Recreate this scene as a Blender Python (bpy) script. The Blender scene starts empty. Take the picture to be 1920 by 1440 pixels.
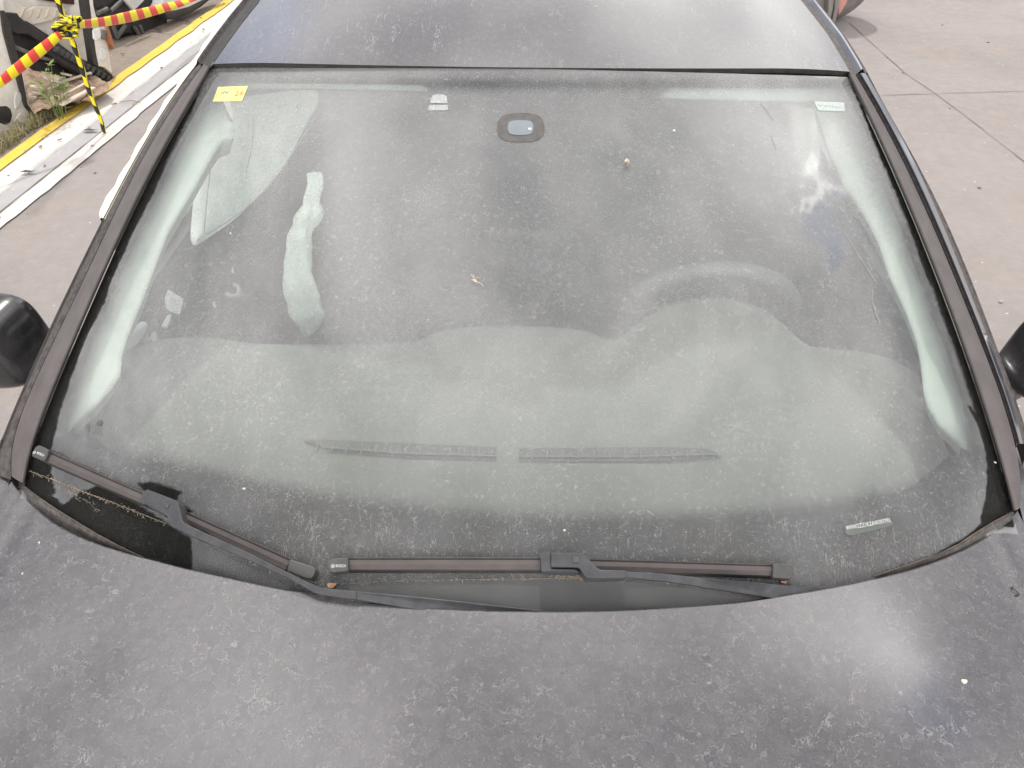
import bpy, bmesh, math, random
import numpy as np
from mathutils import Vector, Matrix, noise
R = math.radians
random.seed(7)
sc = bpy.context.scene
col = sc.collection
# ------------------------------------------------------------------ camera, world, sun, exposure
F_PX = 1450.0
PITCH, ROLL, YAW = 41.0, 0.467, -1.986
CAM = np.array([0.0316, -0.535, 1.84])
def cam_axes():
    p, r, y = R(PITCH), R(ROLL), R(YAW)
    fwd = np.array([math.sin(y)*math.cos(p), math.cos(y)*math.cos(p), -math.sin(p)])
    right = np.array([math.cos(y), -math.sin(y), 0.0]); up = np.cross(right, fwd)
    return right*math.cos(r)+up*math.sin(r), -right*math.sin(r)+up*math.cos(r), fwd
CR, CU, CF = cam_axes()
cd = bpy.data.cameras.new('camera'); cam = bpy.data.objects.new('camera', cd); col.objects.link(cam)
cd.sensor_width = 36.0; cd.lens = F_PX/1920*36.0; cd.clip_start = 0.02; cd.clip_end = 2000
m = Matrix.Identity(4)
for i in range(3):
    m[i][0] = CR[i]; m[i][1] = CU[i]; m[i][2] = -CF[i]; m[i][3] = CAM[i]
cam.matrix_world = m
sc.camera = cam
sc.view_settings.view_transform = 'Standard'; sc.view_settings.look = 'None'
sc.view_settings.gamma = 1.0; sc.view_settings.exposure = -0.16
SUN_EL, SUN_AZ = 59.0, -3.0      # azimuth measured from +Y towards +X
w = bpy.data.worlds.new('World'); sc.world = w; w.use_nodes = True
sd = bpy.data.lights.new('sun', 'SUN'); sd.energy = 2.9; sd.angle = R(2.5); sd.color = (1.0, 0.955, 0.9)
so = bpy.data.objects.new('sun', sd); col.objects.link(so)
sun_dir = Vector((math.sin(R(SUN_AZ))*math.cos(R(SUN_EL)), math.cos(R(SUN_AZ))*math.cos(R(SUN_EL)), math.sin(R(SUN_EL))))
so.rotation_euler = (-sun_dir).to_track_quat('-Z', 'Y').to_euler()

class NT:
    """small node helper"""
    def __init__(s, tree): s.t = tree; s.n = tree.nodes; s.l = tree.links
    def add(s, kind, **kw):
        n = s.n.new(kind)
        for k, v in kw.items(): setattr(n, k, v)
        return n
    def put(s, sock, v):
        if isinstance(v, bpy.types.NodeSocket): s.l.new(v, sock)
        elif v is not None:
            if sock.type == 'RGBA' and not hasattr(v, '__len__'): v = (v, v, v, 1)
            if sock.type == 'RGBA' and len(v) == 3: v = (*v, 1)
            sock.default_value = v
    def math(s, op, a, b=None, c=None, clamp=False):
        n = s.add('ShaderNodeMath', operation=op, use_clamp=clamp)
        for i, v in enumerate((a, b, c)):
            if v is not None: s.put(n.inputs[i], v)
        return n.outputs[0]
    def vmath(s, op, a, b=None, out=0):
        n = s.add('ShaderNodeVectorMath', operation=op); s.put(n.inputs[0], a)
        if b is not None: s.put(n.inputs[1], b)
        return n.outputs[out]
    def ramp(s, v, lo, hi, a=0.0, b=1.0, smooth=True):
        n = s.add('ShaderNodeMapRange', interpolation_type='SMOOTHSTEP' if smooth else 'LINEAR')
        for i, x in enumerate((v, lo, hi, a, b)): s.put(n.inputs[i], x)
        return n.outputs[0]
    def mix(s, f, a, b, mode='MIX'):
        n = s.add('ShaderNodeMix', data_type='RGBA', blend_type=mode)
        s.put(n.inputs[0], f); s.put(n.inputs[6], a); s.put(n.inputs[7], b); return n.outputs[2]
    def noise(s, vec, scale, detail=3, rough=0.55, dist=0.0, out=0):
        n = s.add('ShaderNodeTexNoise'); s.put(n.inputs['Vector'], vec)
        n.inputs['Scale'].default_value = scale; n.inputs['Detail'].default_value = detail
        n.inputs['Roughness'].default_value = rough; n.inputs['Distortion'].default_value = dist
        return n.outputs[out]
    def voro(s, vec, scale, feature='DISTANCE_TO_EDGE', out='Distance'):
        n = s.add('ShaderNodeTexVoronoi', feature=feature); s.put(n.inputs['Vector'], vec)
        n.inputs['Scale'].default_value = scale; return n.outputs[out]
    def obj(s): return s.add('ShaderNodeTexCoord').outputs['Object']
    def uv(s, name): n = s.add('ShaderNodeUVMap', uv_map=name); return n.outputs[0]
    def attr(s, name): n = s.add('ShaderNodeAttribute', attribute_name=name); return n.outputs['Fac']
    def warp(s, vec, scale, amt):
        c = s.noise(vec, scale, 2, out=1)
        c = s.vmath('SUBTRACT', c, (0.5, 0.5, 0.5))
        sc_ = s.add('ShaderNodeVectorMath', operation='SCALE'); s.put(sc_.inputs[0], c); sc_.inputs['Scale'].default_value = amt
        return s.vmath('ADD', vec, sc_.outputs[0])
    def scalev(s, vec, v): return s.vmath('MULTIPLY', vec, v)
    def bump(s, h, strength=0.3, dist=0.002):
        n = s.add('ShaderNodeBump'); n.inputs['Strength'].default_value = strength
        n.inputs['Distance'].default_value = dist; s.put(n.inputs['Height'], h); return n.outputs[0]

# world: Nishita sky with broken cloud
T = NT(w.node_tree); T.n.clear()
sky = T.add('ShaderNodeTexSky', sky_type='NISHITA'); sky.sun_disc = False
sky.sun_elevation = R(SUN_EL); sky.sun_rotation = R(SUN_AZ); sky.air_density = 1.0; sky.dust_density = 1.5
g = T.add('ShaderNodeTexCoord').outputs['Generated']
gn = T.vmath('NORMALIZE', g)
sp = T.add('ShaderNodeSeparateXYZ'); T.put(sp.inputs[0], gn)
zc = T.math('MAXIMUM', sp.outputs[2], 0.06)
flat = T.add('ShaderNodeCombineXYZ')
T.put(flat.inputs[0], T.math('DIVIDE', sp.outputs[0], zc)); T.put(flat.inputs[1], T.math('DIVIDE', sp.outputs[1], zc))
fw = T.warp(flat.outputs[0], 1.3, 0.5)
cl = T.noise(fw, 1.6, 7, 0.6)
# openings in the cloud, as sky directions
def hole(d, rad, soft):
    d = Vector(d).normalized()
    dp = T.vmath('DOT_PRODUCT', gn, tuple(d), out=1)
    return T.ramp(dp, math.cos(R(rad+soft)), math.cos(R(rad)), 0, 1)
def refl(d, n):
    d = Vector(d).normalized(); n = Vector(n).normalized(); return (d-2*d.dot(n)*n)
def pxdir(px, py): return Vector(CF+CR*(px-960)/F_PX+CU*(720-py)/F_PX)
gw = T.warp(gn, 26.0, 0.012)
def patch_dir(d, r0, r1, src=None):
    dp = T.vmath('DOT_PRODUCT', gw, tuple(Vector(d).normalized()), out=1)
    return T.ramp(dp, math.cos(R(r1)), math.cos(R(r0)))
cover = T.ramp(cl, 0.30, 0.44, 0.80, 1.0)
# sky openings and bright cloud edges seen mirrored in the pane, the roof and the bonnet
HG = (0.618, 0.222, 0.754); HB = (0.575, 0.165, 0.801); HR = (-0.44, 0.77, 0.458)
hole_ = T.math('MAXIMUM', patch_dir(HG, 1.0, 2.9), T.math('MULTIPLY', patch_dir(HR, 1, 8), 0.45))
cover = T.math('MULTIPLY', cover, T.math('SUBTRACT', 1.0, T.math('MULTIPLY', hole_, 0.95)))
glow = T.math('ADD', T.math('ADD', T.math('MULTIPLY', patch_dir((0.575, 0.325, 0.752), 0.6, 5), 15.0), T.math('MULTIPLY', patch_dir((0.590, 0.262, 0.764), 0.2, 2.0), 34.0)), T.math('ADD', T.math('MULTIPLY', patch_dir((0.50, 0.40, 0.768), 2, 14), 11.0), T.math('MULTIPLY', patch_dir((0.313, 0.795, 0.52), 2, 18), 17.0)))
near = patch_dir(sun_dir, 3, 40)
grad = T.add('ShaderNodeValToRGB'); T.put(grad.inputs[0], T.math('MULTIPLY_ADD', sp.outputs[1], 0.5, 0.5))  # added bright low front sky lights the cabin; dark band dims pane reflections
cr_ = grad.color_ramp; cr_.elements[0].position = 0.0; cr_.elements[0].color = (2.0,)*3+(1,); cr_.elements[1].position = 1.0; cr_.elements[1].color = (0.5,)*3+(1,)
for p_, v_ in ((0.19, 1.7), (0.27, 0.16), (0.35, 0.16), (0.42, 0.45), (0.50, 0.85), (0.60, 0.85), (0.70, 0.80), (0.80, 0.62), (0.91, 0.55)):
    e_ = cr_.elements.new(p_); e_.color = (v_, v_, v_, 1)
gxa = T.math('ABSOLUTE', sp.outputs[0])
lum = T.math('MULTIPLY', T.math('MULTIPLY', grad.outputs[0], T.ramp(gxa, 0.2, 0.7, 1.0, 0.68)), T.ramp(cl, 0.36, 0.66, 8.0, 42.0))
bright = T.math('ADD', lum, glow)
cc = T.mix(T.ramp(bright, 6, 22), (0.90, 0.94, 1.0), (1.0, 0.985, 0.975))
cv = T.vmath('SCALE', cc); T.l.new(bright, cv.node.inputs['Scale'])
WORLD_MIX = T.mix(cover, T.mix(1.0, sky.outputs[0], (3.4, 3.6, 4.0), 'MULTIPLY'), cv)
bg = T.add('ShaderNodeBackground'); bg.inputs[1].default_value = 0.10
T.l.new(WORLD_MIX, bg.inputs[0])
wo = T.add('ShaderNodeOutputWorld'); T.l.new(bg.outputs[0], wo.inputs[0])

# ------------------------------------------------------------------ photo rays onto real surfaces
def ray(px, py):
    px = np.asarray(px, float)[..., None]; py = np.asarray(py, float)[..., None]
    return CF + CR*(px-960)/F_PX + CU*(720-py)/F_PX
def project(P):
    d = np.asarray(P)-CAM; z = d@CF
    return 960+F_PX*(d@CR)/z, 720-F_PX*(d@CU)/z
def glass_h(x, y): return 0.975+0.512*y-0.233*x*x+0.07*y*(0.85-y)
def bonnet_h(x, y):
    a = np.abs(x)
    z = 1.0+0.10*y-0.11*x*x-0.12*np.where(y < 0, y*y, 0*y)
    z = z - 0.9*np.clip(a-0.66, 0, 1)**2
    return z
def roof_h(x, y):
    dy = y-0.80
    return 1.3895+0.20*dy-0.075*dy*dy-0.13*x*x-0.25*np.clip(np.abs(x)-0.42, 0, 1)**2
def hit(px, py, fn, off=0.0):
    d = ray(px, py); t = np.full(d.shape[:-1], 1.0)
    def f(t):
        P = CAM+d*t[..., None]; return P[..., 2]-fn(P[..., 0], P[..., 1])-off
    lo = np.full_like(t, 0.3); hi = np.full_like(t, 4.0)
    for _ in range(40):
        mid = (lo+hi)/2; s = f(mid) > 0
        lo = np.where(s, mid, lo); hi = np.where(s, hi, mid)
    return CAM+d*lo[..., None]
def hitpts(pts, fn, off=0.0):
    a = np.array(pts, float); return hit(a[:, 0], a[:, 1], fn, off)
def hz(px, py, z=0.0):
    d = ray(px, py); return CAM+d*((z-CAM[2])/d[..., 2])[..., None]
def hy(px, py, y):
    d = ray(px, py); return CAM+d*((y-CAM[1])/d[..., 1])[..., None]
def hplane(px, py, P0, n):
    d = ray(px, py); P0 = np.array(P0, float); n = np.array(n, float)
    return CAM+d*(((P0-CAM)@n)/(d@n))[..., None]
def resample(P, n):
    P = np.asarray(P, float); s = np.r_[0, np.cumsum(np.linalg.norm(np.diff(P, axis=0), axis=1))]
    t = np.linspace(0, s[-1], n); return np.stack([np.interp(t, s, P[:, k]) for k in range(P.shape[1])], 1)
def smooth_poly(P, it=2, closed=False):
    P = np.asarray(P, float)
    for _ in range(it):
        A = P; B = np.roll(P, -1, 0)
        if not closed: A, B = A[:-1], B[:-1]
        Q = np.empty((2*len(A), P.shape[1])); Q[0::2] = A*0.75+B*0.25; Q[1::2] = A*0.25+B*0.75
        if not closed: Q = np.vstack([P[:1], Q, P[-1:]])
        P = Q
    return P
def polydist(X, Y, poly):
    """signed distance (inside negative) of points to closed polygon"""
    P = np.asarray(poly, float); Q = np.roll(P, -1, 0)
    d = np.full(X.shape, 1e9); ins = np.zeros(X.shape, bool)
    for (ax, ay), (bx, by) in zip(P, Q):
        ex, ey = bx-ax, by-ay; L = ex*ex+ey*ey+1e-12
        t = np.clip(((X-ax)*ex+(Y-ay)*ey)/L, 0, 1)
        d = np.minimum(d, np.hypot(X-ax-t*ex, Y-ay-t*ey))
        c = (ay > Y) != (by > Y)
        with np.errstate(divide='ignore', invalid='ignore'):
            xi = ax+(Y-ay)*ex/(ey if ey else 1e-9)
        ins ^= c & (X < xi)
    return np.where(ins, -d, d)

# ------------------------------------------------------------------ object helpers
def mk(name, V, Fc, mat, parent=None, smooth=False, bevel=0.0, attrs=None, uv=None, loc=None):
    me = bpy.data.meshes.new(name)
    me.from_pydata([tuple(map(float, v)) for v in V], [], [tuple(int(i) for i in f) for f in Fc])
    if attrs:
        for k, a in attrs.items():
            at = me.attributes.new(k, 'FLOAT', 'POINT'); at.data.foreach_set('value', np.asarray(a, np.float32))
    if uv is not None:
        l = me.uv_layers.new(name='flat'); idx = np.zeros(len(me.loops), np.int32); me.loops.foreach_get('vertex_index', idx)
        l.data.foreach_set('uv', np.asarray(uv, np.float32)[idx].ravel())
    me.validate(); me.update()
    if smooth:
        for p in me.polygons: p.use_smooth = True
    o = bpy.data.objects.new(name, me); col.objects.link(o)
    if mat: me.materials.append(mat)
    if parent: o.parent = parent
    if bevel:
        b = o.modifiers.new('bevel', 'BEVEL'); b.width = bevel; b.segments = 2; b.limit_method = 'ANGLE'; b.angle_limit = R(30)
        for p in me.polygons: p.use_smooth = True
        try: o.modifiers.new('wn', 'WEIGHTED_NORMAL')
        except Exception: pass
    return o
def empty(name, loc=(0, 0, 0)):
    o = bpy.data.objects.new(name, None); col.objects.link(o); o.empty_display_size = 0.2
    return o
def tag(o, label=None, cat=None, group=None, kind=None):
    if label: o['label'] = label
    if cat: o['category'] = cat
    if group: o['group'] = group
    if kind: o['kind'] = kind
    return o
class MB:
    def __init__(s): s.V = []; s.F = []
    def add(s, V, Fc):
        n = len(s.V); s.V += [tuple(v) for v in V]; s.F += [tuple(i+n for i in f) for f in Fc]; return s
    def box(s, c, d, rot=None):
        x, y, z = [k/2 for k in d]
        V = [Vector((sx*x, sy*y, sz*z)) for sx in (-1, 1) for sy in (-1, 1) for sz in (-1, 1)]
        M = rot or Matrix.Identity(3)
        V = [M@v+Vector(c) for v in V]
        return s.add(V, [(0, 1, 3, 2), (4, 6, 7, 5), (0, 4, 5, 1), (2, 3, 7, 6), (0, 2, 6, 4), (1, 5, 7, 3)])
    def prism(s, top, bot):
        n = len(top); V = list(top)+list(bot)
        Fc = [tuple(range(n)), tuple(range(2*n-1, n-1, -1))]+[(i, i+n, (i+1) % n+n, (i+1) % n) for i in range(n)]
        return s.add(V, Fc)
    def tube(s, pts, rad, k=8, cap=True):
        pts = [Vector(p) for p in pts]; n = len(pts); rad = rad if hasattr(rad, '__len__') else [rad]*n
        V = []; pu = None
        for i, p in enumerate(pts):
            t = (pts[min(i+1, n-1)]-pts[max(i-1, 0)]).normalized()
            u = pu if pu is not None else (Vector((0, 0, 1)) if abs(t.z) < 0.9 else Vector((1, 0, 0)))
            u = (u-t*u.dot(t)).normalized(); pu = u; v = t.cross(u)
            for j in range(k):
                a = 2*math.pi*j/k; V.append(p+(u*math.cos(a)+v*math.sin(a))*rad[i])
        Fc = [(i*k+j, i*k+(j+1) % k, (i+1)*k+(j+1) % k, (i+1)*k+j) for i in range(n-1) for j in range(k)]
        if cap: Fc += [tuple(range(k-1, -1, -1)), tuple((n-1)*k+j for j in range(k))]
        return s.add(V, Fc)
    def build(s, name, mat, parent=None, **kw): return mk(name, s.V, s.F, mat, parent, **kw)
def grid_faces(nu, nv):
    i = np.arange(nv-1)[:, None]*nu+np.arange(nu-1)[None, :]
    i = i.ravel(); return np.stack([i, i+1, i+nu+1, i+nu], 1)
def loft(rails, n, name, mat, parent=None, smooth=True, sub=1, resam=True, **kw):
    """surface through a list of rails (each an array of points)"""
    Rr = [resample(r, n) if resam else np.asarray(r, float) for r in rails]
    rows = []
    for a, b in zip(Rr[:-1], Rr[1:]):
        for k in range(sub): rows.append(a+(b-a)*k/sub)
    rows.append(Rr[-1]); V = np.concatenate(rows)
    return mk(name, V, grid_faces(len(Rr[0]), len(rows)), mat, parent, smooth, **kw)
def dive(name, pts, x0, x1, top, drop, mat, bevel):
    """arm piece that sinks under the bonnet edge towards x1"""
    a = np.array(pts, float); f = np.clip((a[:, 0]-x0)/(x1-x0), 0, 1)
    A = np.array([hit(p[0], p[1], glass_h, top-drop*k) for p, k in zip(a, f)])
    area = sum(p[0]*q[1]-q[0]*p[1] for p, q in zip(pts, pts[1:]+pts[:1]))
    if area > 0: A = A[::-1]
    return MB().prism(A, A-np.array([0, -0.45, 0.89])*0.012).build(name, mat, None, bevel=bevel)
def slab(name, pts, fn, top, bot, mat, parent, bevel=0.001):
    """solid piece whose outline stands on a surface, between two heights over it"""
    A = hitpts(pts, fn, top)
    if polydist(np.array([0.]), np.array([0.]), pts) is None: pass
    area = sum(p[0]*q[1]-q[0]*p[1] for p, q in zip(pts, pts[1:]+pts[:1]))
    if area > 0: A = A[::-1]
    Bt = A-np.array([0, -0.45, 0.89])*(top-bot)
    return MB().prism(A, Bt).build(name, mat, parent, bevel=bevel)
def text(name, s, p0, p1, height, mat, parent, P, up, flip=False):
    """flat lettering: P(px,py)->3D point; baseline from p0 to p1; height in metres"""
    cu = bpy.data.curves.new(name, 'FONT'); cu.body = s; cu.extrude = 0.00015
    to = bpy.data.objects.new('tmp', cu); col.objects.link(to)
    dg = bpy.context.evaluated_depsgraph_get(); me = bpy.data.meshes.new_from_object(to.evaluated_get(dg))
    bpy.data.objects.remove(to, do_unlink=True); bpy.data.curves.remove(cu)
    A = Vector(P(*p0)); B = Vector(P(*p1)); ex = (B-A); Lw = ex.length; ex.normalize()
    n = Vector(up); n = (n-ex*n.dot(ex)).normalized(); ey = n.cross(ex)
    vs = np.array([v.co[:] for v in me.vertices]); wx = vs[:, 0].max()-vs[:, 0].min(); hgt = vs[:, 1].max()
    sx = Lw/wx; sy = height/hgt; x0 = vs[:, 0].min()
    for v in me.vertices:
        x, y, z = v.co
        v.co = A+ex*((x-x0)*sx)+ey*(y*sy)+n*z
    me.name = name; me.materials.clear(); me.materials.append(mat)
    o = bpy.data.objects.new(name, me); col.objects.link(o)
    if parent: o.parent = parent
    return o

# ------------------------------------------------------------------ materials
def newmat(name):
    mt = bpy.data.materials.new(name); mt.use_nodes = True; t = NT(mt.node_tree); t.n.clear()
    out = t.add('ShaderNodeOutputMaterial'); return mt, t, out
def pbsdf(t, colr, rough=0.6, coat=0.0, coat_r=0.1, metal=0.0, spec=0.5, normal=None, alpha=None):
    b = t.add('ShaderNodeBsdfPrincipled'); b.inputs['Coat IOR'].default_value = 1.85 if coat >= 1 else 1.5; t.put(b.inputs['Base Color'], colr); t.put(b.inputs['Roughness'], rough)
    t.put(b.inputs['Coat Weight'], coat); t.put(b.inputs['Coat Roughness'], coat_r); t.put(b.inputs['Metallic'], metal)
    t.put(b.inputs['Specular IOR Level'], spec)
    if normal is not None: t.l.new(normal, b.inputs['Normal'])
    if alpha is not None: t.put(b.inputs['Alpha'], alpha)
    return b.outputs[0]
def simple(name, a, b=None, scale=30, rough=0.6, bump=0.0, bscale=200, coat=0.0, metal=0.0, spec=0.5, dist=0.001):
    mt, t, out = newmat(name); o = t.obj()
    c = t.mix(t.ramp(t.noise(o, scale, 5, 0.65), 0.3, 0.7), a, b or tuple(k*0.75 for k in a))
    nm = t.bump(t.noise(o, bscale, 4), bump, dist) if bump else None
    t.l.new(pbsdf(t, c, rough, coat, 0.1, metal, spec, nm), out.inputs[0]); return mt

def squiggles(t, vec, sc1=55.0, seedoff=0.0):
    """thin broken curls left by dried drops"""
    v = t.vmath('ADD', vec, (seedoff, seedoff*0.7, 0))
    n_ = t.noise(v, sc1*1.0, 3, 0.55, 0.5)
    l = t.ramp(t.math('ABSOLUTE', t.math('SUBTRACT', n_, 0.50)), 0.006, 0.030, 1, 0)
    l2 = t.ramp(t.math('ABSOLUTE', t.math('SUBTRACT', n_, 0.47)), 0.004, 0.022, 1, 0)
    br = t.ramp(t.noise(v, sc1*0.75, 3, 0.6), 0.46, 0.60)
    return t.math('MULTIPLY', t.math('SUBTRACT', l, t.math('MULTIPLY', l2, 0.45)), br)
# dusty painted metal -------------------------------------------------
def mat_paint(name='dusty_paint', amount=1.0, run=False):
    mt, t, out = newmat(name); o = t.obj()
    s1 = squiggles(t, t.scalev(o, (1.0, 0.16, 1.0)) if run else o, 62); s2 = squiggles(t, o, 125, 3.1)
    blot = t.ramp(t.noise(o, 62, 5, 0.7, 0.5), 0.33, 0.70)
    big = t.ramp(t.noise(o, 3.2, 3, 0.5), 0.3, 0.7)
    fine = t.noise(o, 420, 3, 0.7)
    spots = t.ramp(t.voro(t.warp(o, 60, 0.006), 34, 'F1'), 0.04, 0.34, 0.0, 1.0)
    mk_ = t.ramp(t.noise(o, 7, 3), 0.45, 0.65)
    d = t.math('ADD', 0.03*amount, t.math('MULTIPLY', blot, 0.04*amount))
    d = t.math('ADD', d, t.math('MULTIPLY', big, 0.03*amount))
    d = t.math('ADD', d, t.math('MULTIPLY', s1, t.math('ADD', 0.07, t.math('MULTIPLY', mk_, 0.18))))
    d = t.math('ADD', d, t.math('MULTIPLY', s2, 0.17))
    d = t.math('ADD', d, t.math('MULTIPLY', t.math('SUBTRACT', fine, 0.5), 0.16))
    d = t.math('MULTIPLY', d, t.ramp(spots, 0, 1, 0.80, 1.0), clamp=True)
    paint = pbsdf(t, t.mix(big, (0.022, 0.017, 0.021), (0.016, 0.013, 0.017)), 0.6, 1.0, 0.13, 0.0, 0.5, t.bump(d, 0.15, 0.0006))
    dust = t.add('ShaderNodeBsdfDiffuse'); t.put(dust.inputs[0], t.mix(blot, (0.50, 0.465, 0.465), (0.58, 0.55, 0.55))); dust.inputs[1].default_value = 0.8
    ms = t.add('ShaderNodeMixShader'); t.put(ms.inputs[0], d); t.l.new(paint, ms.inputs[1]); t.l.new(dust.outputs[0], ms.inputs[2])
    t.l.new(ms.outputs[0], out.inputs[0]); return mt
M = {}
M['paint'] = mat_paint()
M['roof_paint'] = mat_paint('roof_dusty_paint', 0.6, True)
# windscreen: tinted clear pane under a film of dust, with dark reflections and sky haze masked in --------------------
def mat_glass():
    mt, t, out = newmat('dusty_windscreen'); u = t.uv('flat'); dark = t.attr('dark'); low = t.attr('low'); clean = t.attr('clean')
    s1 = squiggles(t, u, 95); s2 = squiggles(t, u, 180, 2.3)
    us = t.scalev(u, (1.0, 0.14, 1.0)); st = t.math('MULTIPLY', squiggles(t, us, 170, 5.0), low)
    blot = t.ramp(t.noise(u, 9, 4, 0.6, 0.4), 0.3, 0.7)
    big = t.ramp(t.noise(t.scalev(u, (2.4, 0.7, 1)), 1.3, 2, 0.5), 0.3, 0.7)
    fine = t.noise(u, 520, 2, 0.7)
    sky_haze_fac = t.attr('sky_haze')
    mk_ = t.ramp(t.noise(u, 6, 3), 0.38, 0.62, 0.6, 1.0)
    mk_ = t.math('MULTIPLY', mk_, t.math('SUBTRACT', 1.0, t.math('MULTIPLY', clean, 0.85)))
    curls = t.math('ADD', t.math('MULTIPLY', s1, 0.19), t.math('ADD', t.math('MULTIPLY', s2, 0.20), t.math('MULTIPLY', st, 0.18)))
    d = t.math('ADD', 0.15, t.math('MULTIPLY', blot, 0.05))
    d = t.math('ADD', d, t.math('MULTIPLY', big, 0.04))
    d = t.math('ADD', d, t.math('MULTIPLY', sky_haze_fac, 0.26))
    d = t.math('ADD', d, t.math('MULTIPLY', curls, mk_))
    d = t.math('ADD', d, t.math('MULTIPLY', t.math('MULTIPLY', t.math('SUBTRACT', fine, 0.5), 0.26), t.math('SUBTRACT', 1.0, t.math('MULTIPLY', clean, 0.8))))
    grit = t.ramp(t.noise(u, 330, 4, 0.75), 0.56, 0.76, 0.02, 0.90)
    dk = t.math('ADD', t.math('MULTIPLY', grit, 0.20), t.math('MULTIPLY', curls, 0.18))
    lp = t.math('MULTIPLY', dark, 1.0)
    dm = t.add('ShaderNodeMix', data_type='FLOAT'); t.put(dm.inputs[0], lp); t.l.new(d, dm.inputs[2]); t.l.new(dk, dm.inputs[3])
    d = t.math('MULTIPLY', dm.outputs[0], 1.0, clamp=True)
    tr = t.add('ShaderNodeBsdfTransparent'); t.put(tr.inputs[0], (0.915, 0.97, 0.935))
    gl = t.add('ShaderNodeBsdfGlossy'); gl.inputs['Roughness'].default_value = 0.035; t.put(gl.inputs[0], (1, 1, 1))
    fr = t.add('ShaderNodeFresnel'); t.l.new(t.math('ADD', 1.9, t.math('MULTIPLY', t.add('ShaderNodeNewGeometry').outputs['Backfacing'], 1/1.9-1.9)), fr.inputs[0])
    f2 = t.math('MULTIPLY', fr.outputs[0], t.ramp(dark, 0, 1, 1.0, 0.05))  # gloss cut where dark reflections are painted in
    m1 = t.add('ShaderNodeMixShader'); t.l.new(f2, m1.inputs[0]); t.l.new(tr.outputs[0], m1.inputs[1]); t.l.new(gl.outputs[0], m1.inputs[2])
    dust_c = 1; du = t.add('ShaderNodeBsdfDiffuse'); t.put(du.inputs[0], (0.75, 0.742, 0.738)); du.inputs[1].default_value = 0.7
    tl = t.add('ShaderNodeBsdfTranslucent'); t.put(tl.inputs[0], (0.78, 0.78, 0.76))
    m2 = t.add('ShaderNodeMixShader'); m2.inputs[0].default_value = 0.42; t.l.new(du.outputs[0], m2.inputs[1]); t.l.new(tl.outputs[0], m2.inputs[2])
    m3 = t.add('ShaderNodeMixShader'); t.l.new(d, m3.inputs[0]); t.l.new(m1.outputs[0], m3.inputs[1]); t.l.new(m2.outputs[0], m3.inputs[2])
    t.l.new(m3.outputs[0], out.inputs[0]); return mt
M['glass'] = mat_glass()
def mat_frit():
    mt, t, out = newmat('black_frit_print'); u = t.uv('flat'); cov = t.attr('cov')
    s = 560.0
    rot = t.add('ShaderNodeVectorRotate', rotation_type='Z_AXIS'); t.put(rot.inputs[0], u); rot.inputs['Angle'].default_value = R(45)
    sv = t.vmath('SCALE', rot.outputs[0]); sv.node.inputs['Scale'].default_value = s
    fr = t.vmath('FRACTION', sv); ce = t.vmath('SUBTRACT', fr, (0.5, 0.5, 0.0)); 
    cz = t.vmath('MULTIPLY', ce, (1, 1, 0)); ln = t.vmath('LENGTH', cz, out=1)
    rad = t.math('MULTIPLY', cov, 0.74)
    a = t.ramp(t.math('SUBTRACT', rad, ln), -0.05, 0.05)
    a = t.math('MULTIPLY', a, t.math('GREATER_THAN', cov, 0.01))
    a = t.math('MAXIMUM', a, t.math('GREATER_THAN', cov, 0.97))
    t.l.new(pbsdf(t, (0.014, 0.012, 0.0115), 0.9, spec=0.05, alpha=a), out.inputs[0]); return mt
M['frit'] = mat_frit()
M['pillar'] = simple('weathered_pillar_trim', (0.086, 0.073, 0.071), (0.115, 0.098, 0.095), 20, 0.5, 0.12, 600)
M['pillar_dk'] = simple('worn_black_rubber', (0.045, 0.038, 0.036), (0.11, 0.095, 0.088), 120, 0.7, 0.3, 400)
M['groove'] = simple('grimy_channel', (0.09, 0.078, 0.075), (0.03, 0.026, 0.026), 90, 0.6, 0.3, 300)
M['rubber'] = simple('black_rubber', (0.018, 0.017, 0.016), (0.04, 0.035, 0.03), 60, 0.6, 0.2, 300)
M['wiper'] = simple('dusty_grey_plastic', (0.036, 0.037, 0.041), (0.060, 0.060, 0.066), 60, 0.55, 0.15, 700)
M['blade'] = simple('dusty_brown_rubber', (0.085, 0.071, 0.068), (0.066, 0.055, 0.052), 40, 0.7, 0.2, 500)
M['cap'] = simple('dark_plastic_cap', (0.055, 0.053, 0.053), (0.08, 0.076, 0.075), 80, 0.5, 0.1, 700)
M['ink_white'] = simple('white_ink', (0.62, 0.62, 0.60), (0.55, 0.55, 0.53), 50, 0.6)
M['dash'] = simple('powdered_dash_plastic', (0.17, 0.172, 0.152), (0.15, 0.152, 0.135), 8, 0.75, 0.25, 900)
M['vent'] = simple('vent_plastic', (0.075, 0.074, 0.068), (0.06, 0.059, 0.054), 30, 0.6)
M['trim_pale'] = simple('pale_pillar_trim', (0.47, 0.495, 0.465), (0.43, 0.46, 0.43), 5, 0.8, 0.1, 500)
def mat_cloth():
    mt, t, out = newmat('white_airbag_cloth'); o = t.obj(); nz_ = t.noise(o, 14, 4); c = t.mix(nz_, (0.90, 0.94, 0.90), (0.80, 0.87, 0.83))
    nm = t.bump(t.noise(o, 300, 3), 0.3, 0.002); p = pbsdf(t, c, 0.9, normal=nm)
    tl = t.add('ShaderNodeBsdfTranslucent'); t.put(tl.inputs[0], (0.92, 0.95, 0.92)); ms = t.add('ShaderNodeMixShader'); ms.inputs[0].default_value = 0.4
    t.l.new(p, ms.inputs[1]); t.l.new(tl.outputs[0], ms.inputs[2]); t.l.new(ms.outputs[0], out.inputs[0]); return mt
M['cloth'] = mat_cloth()
M['cloth_old'] = simple('yellowed_airbag_cloth', (0.90, 0.88, 0.80), (0.86, 0.76, 0.52), 3, 0.9, 0.4, 60, dist=0.003)
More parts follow.
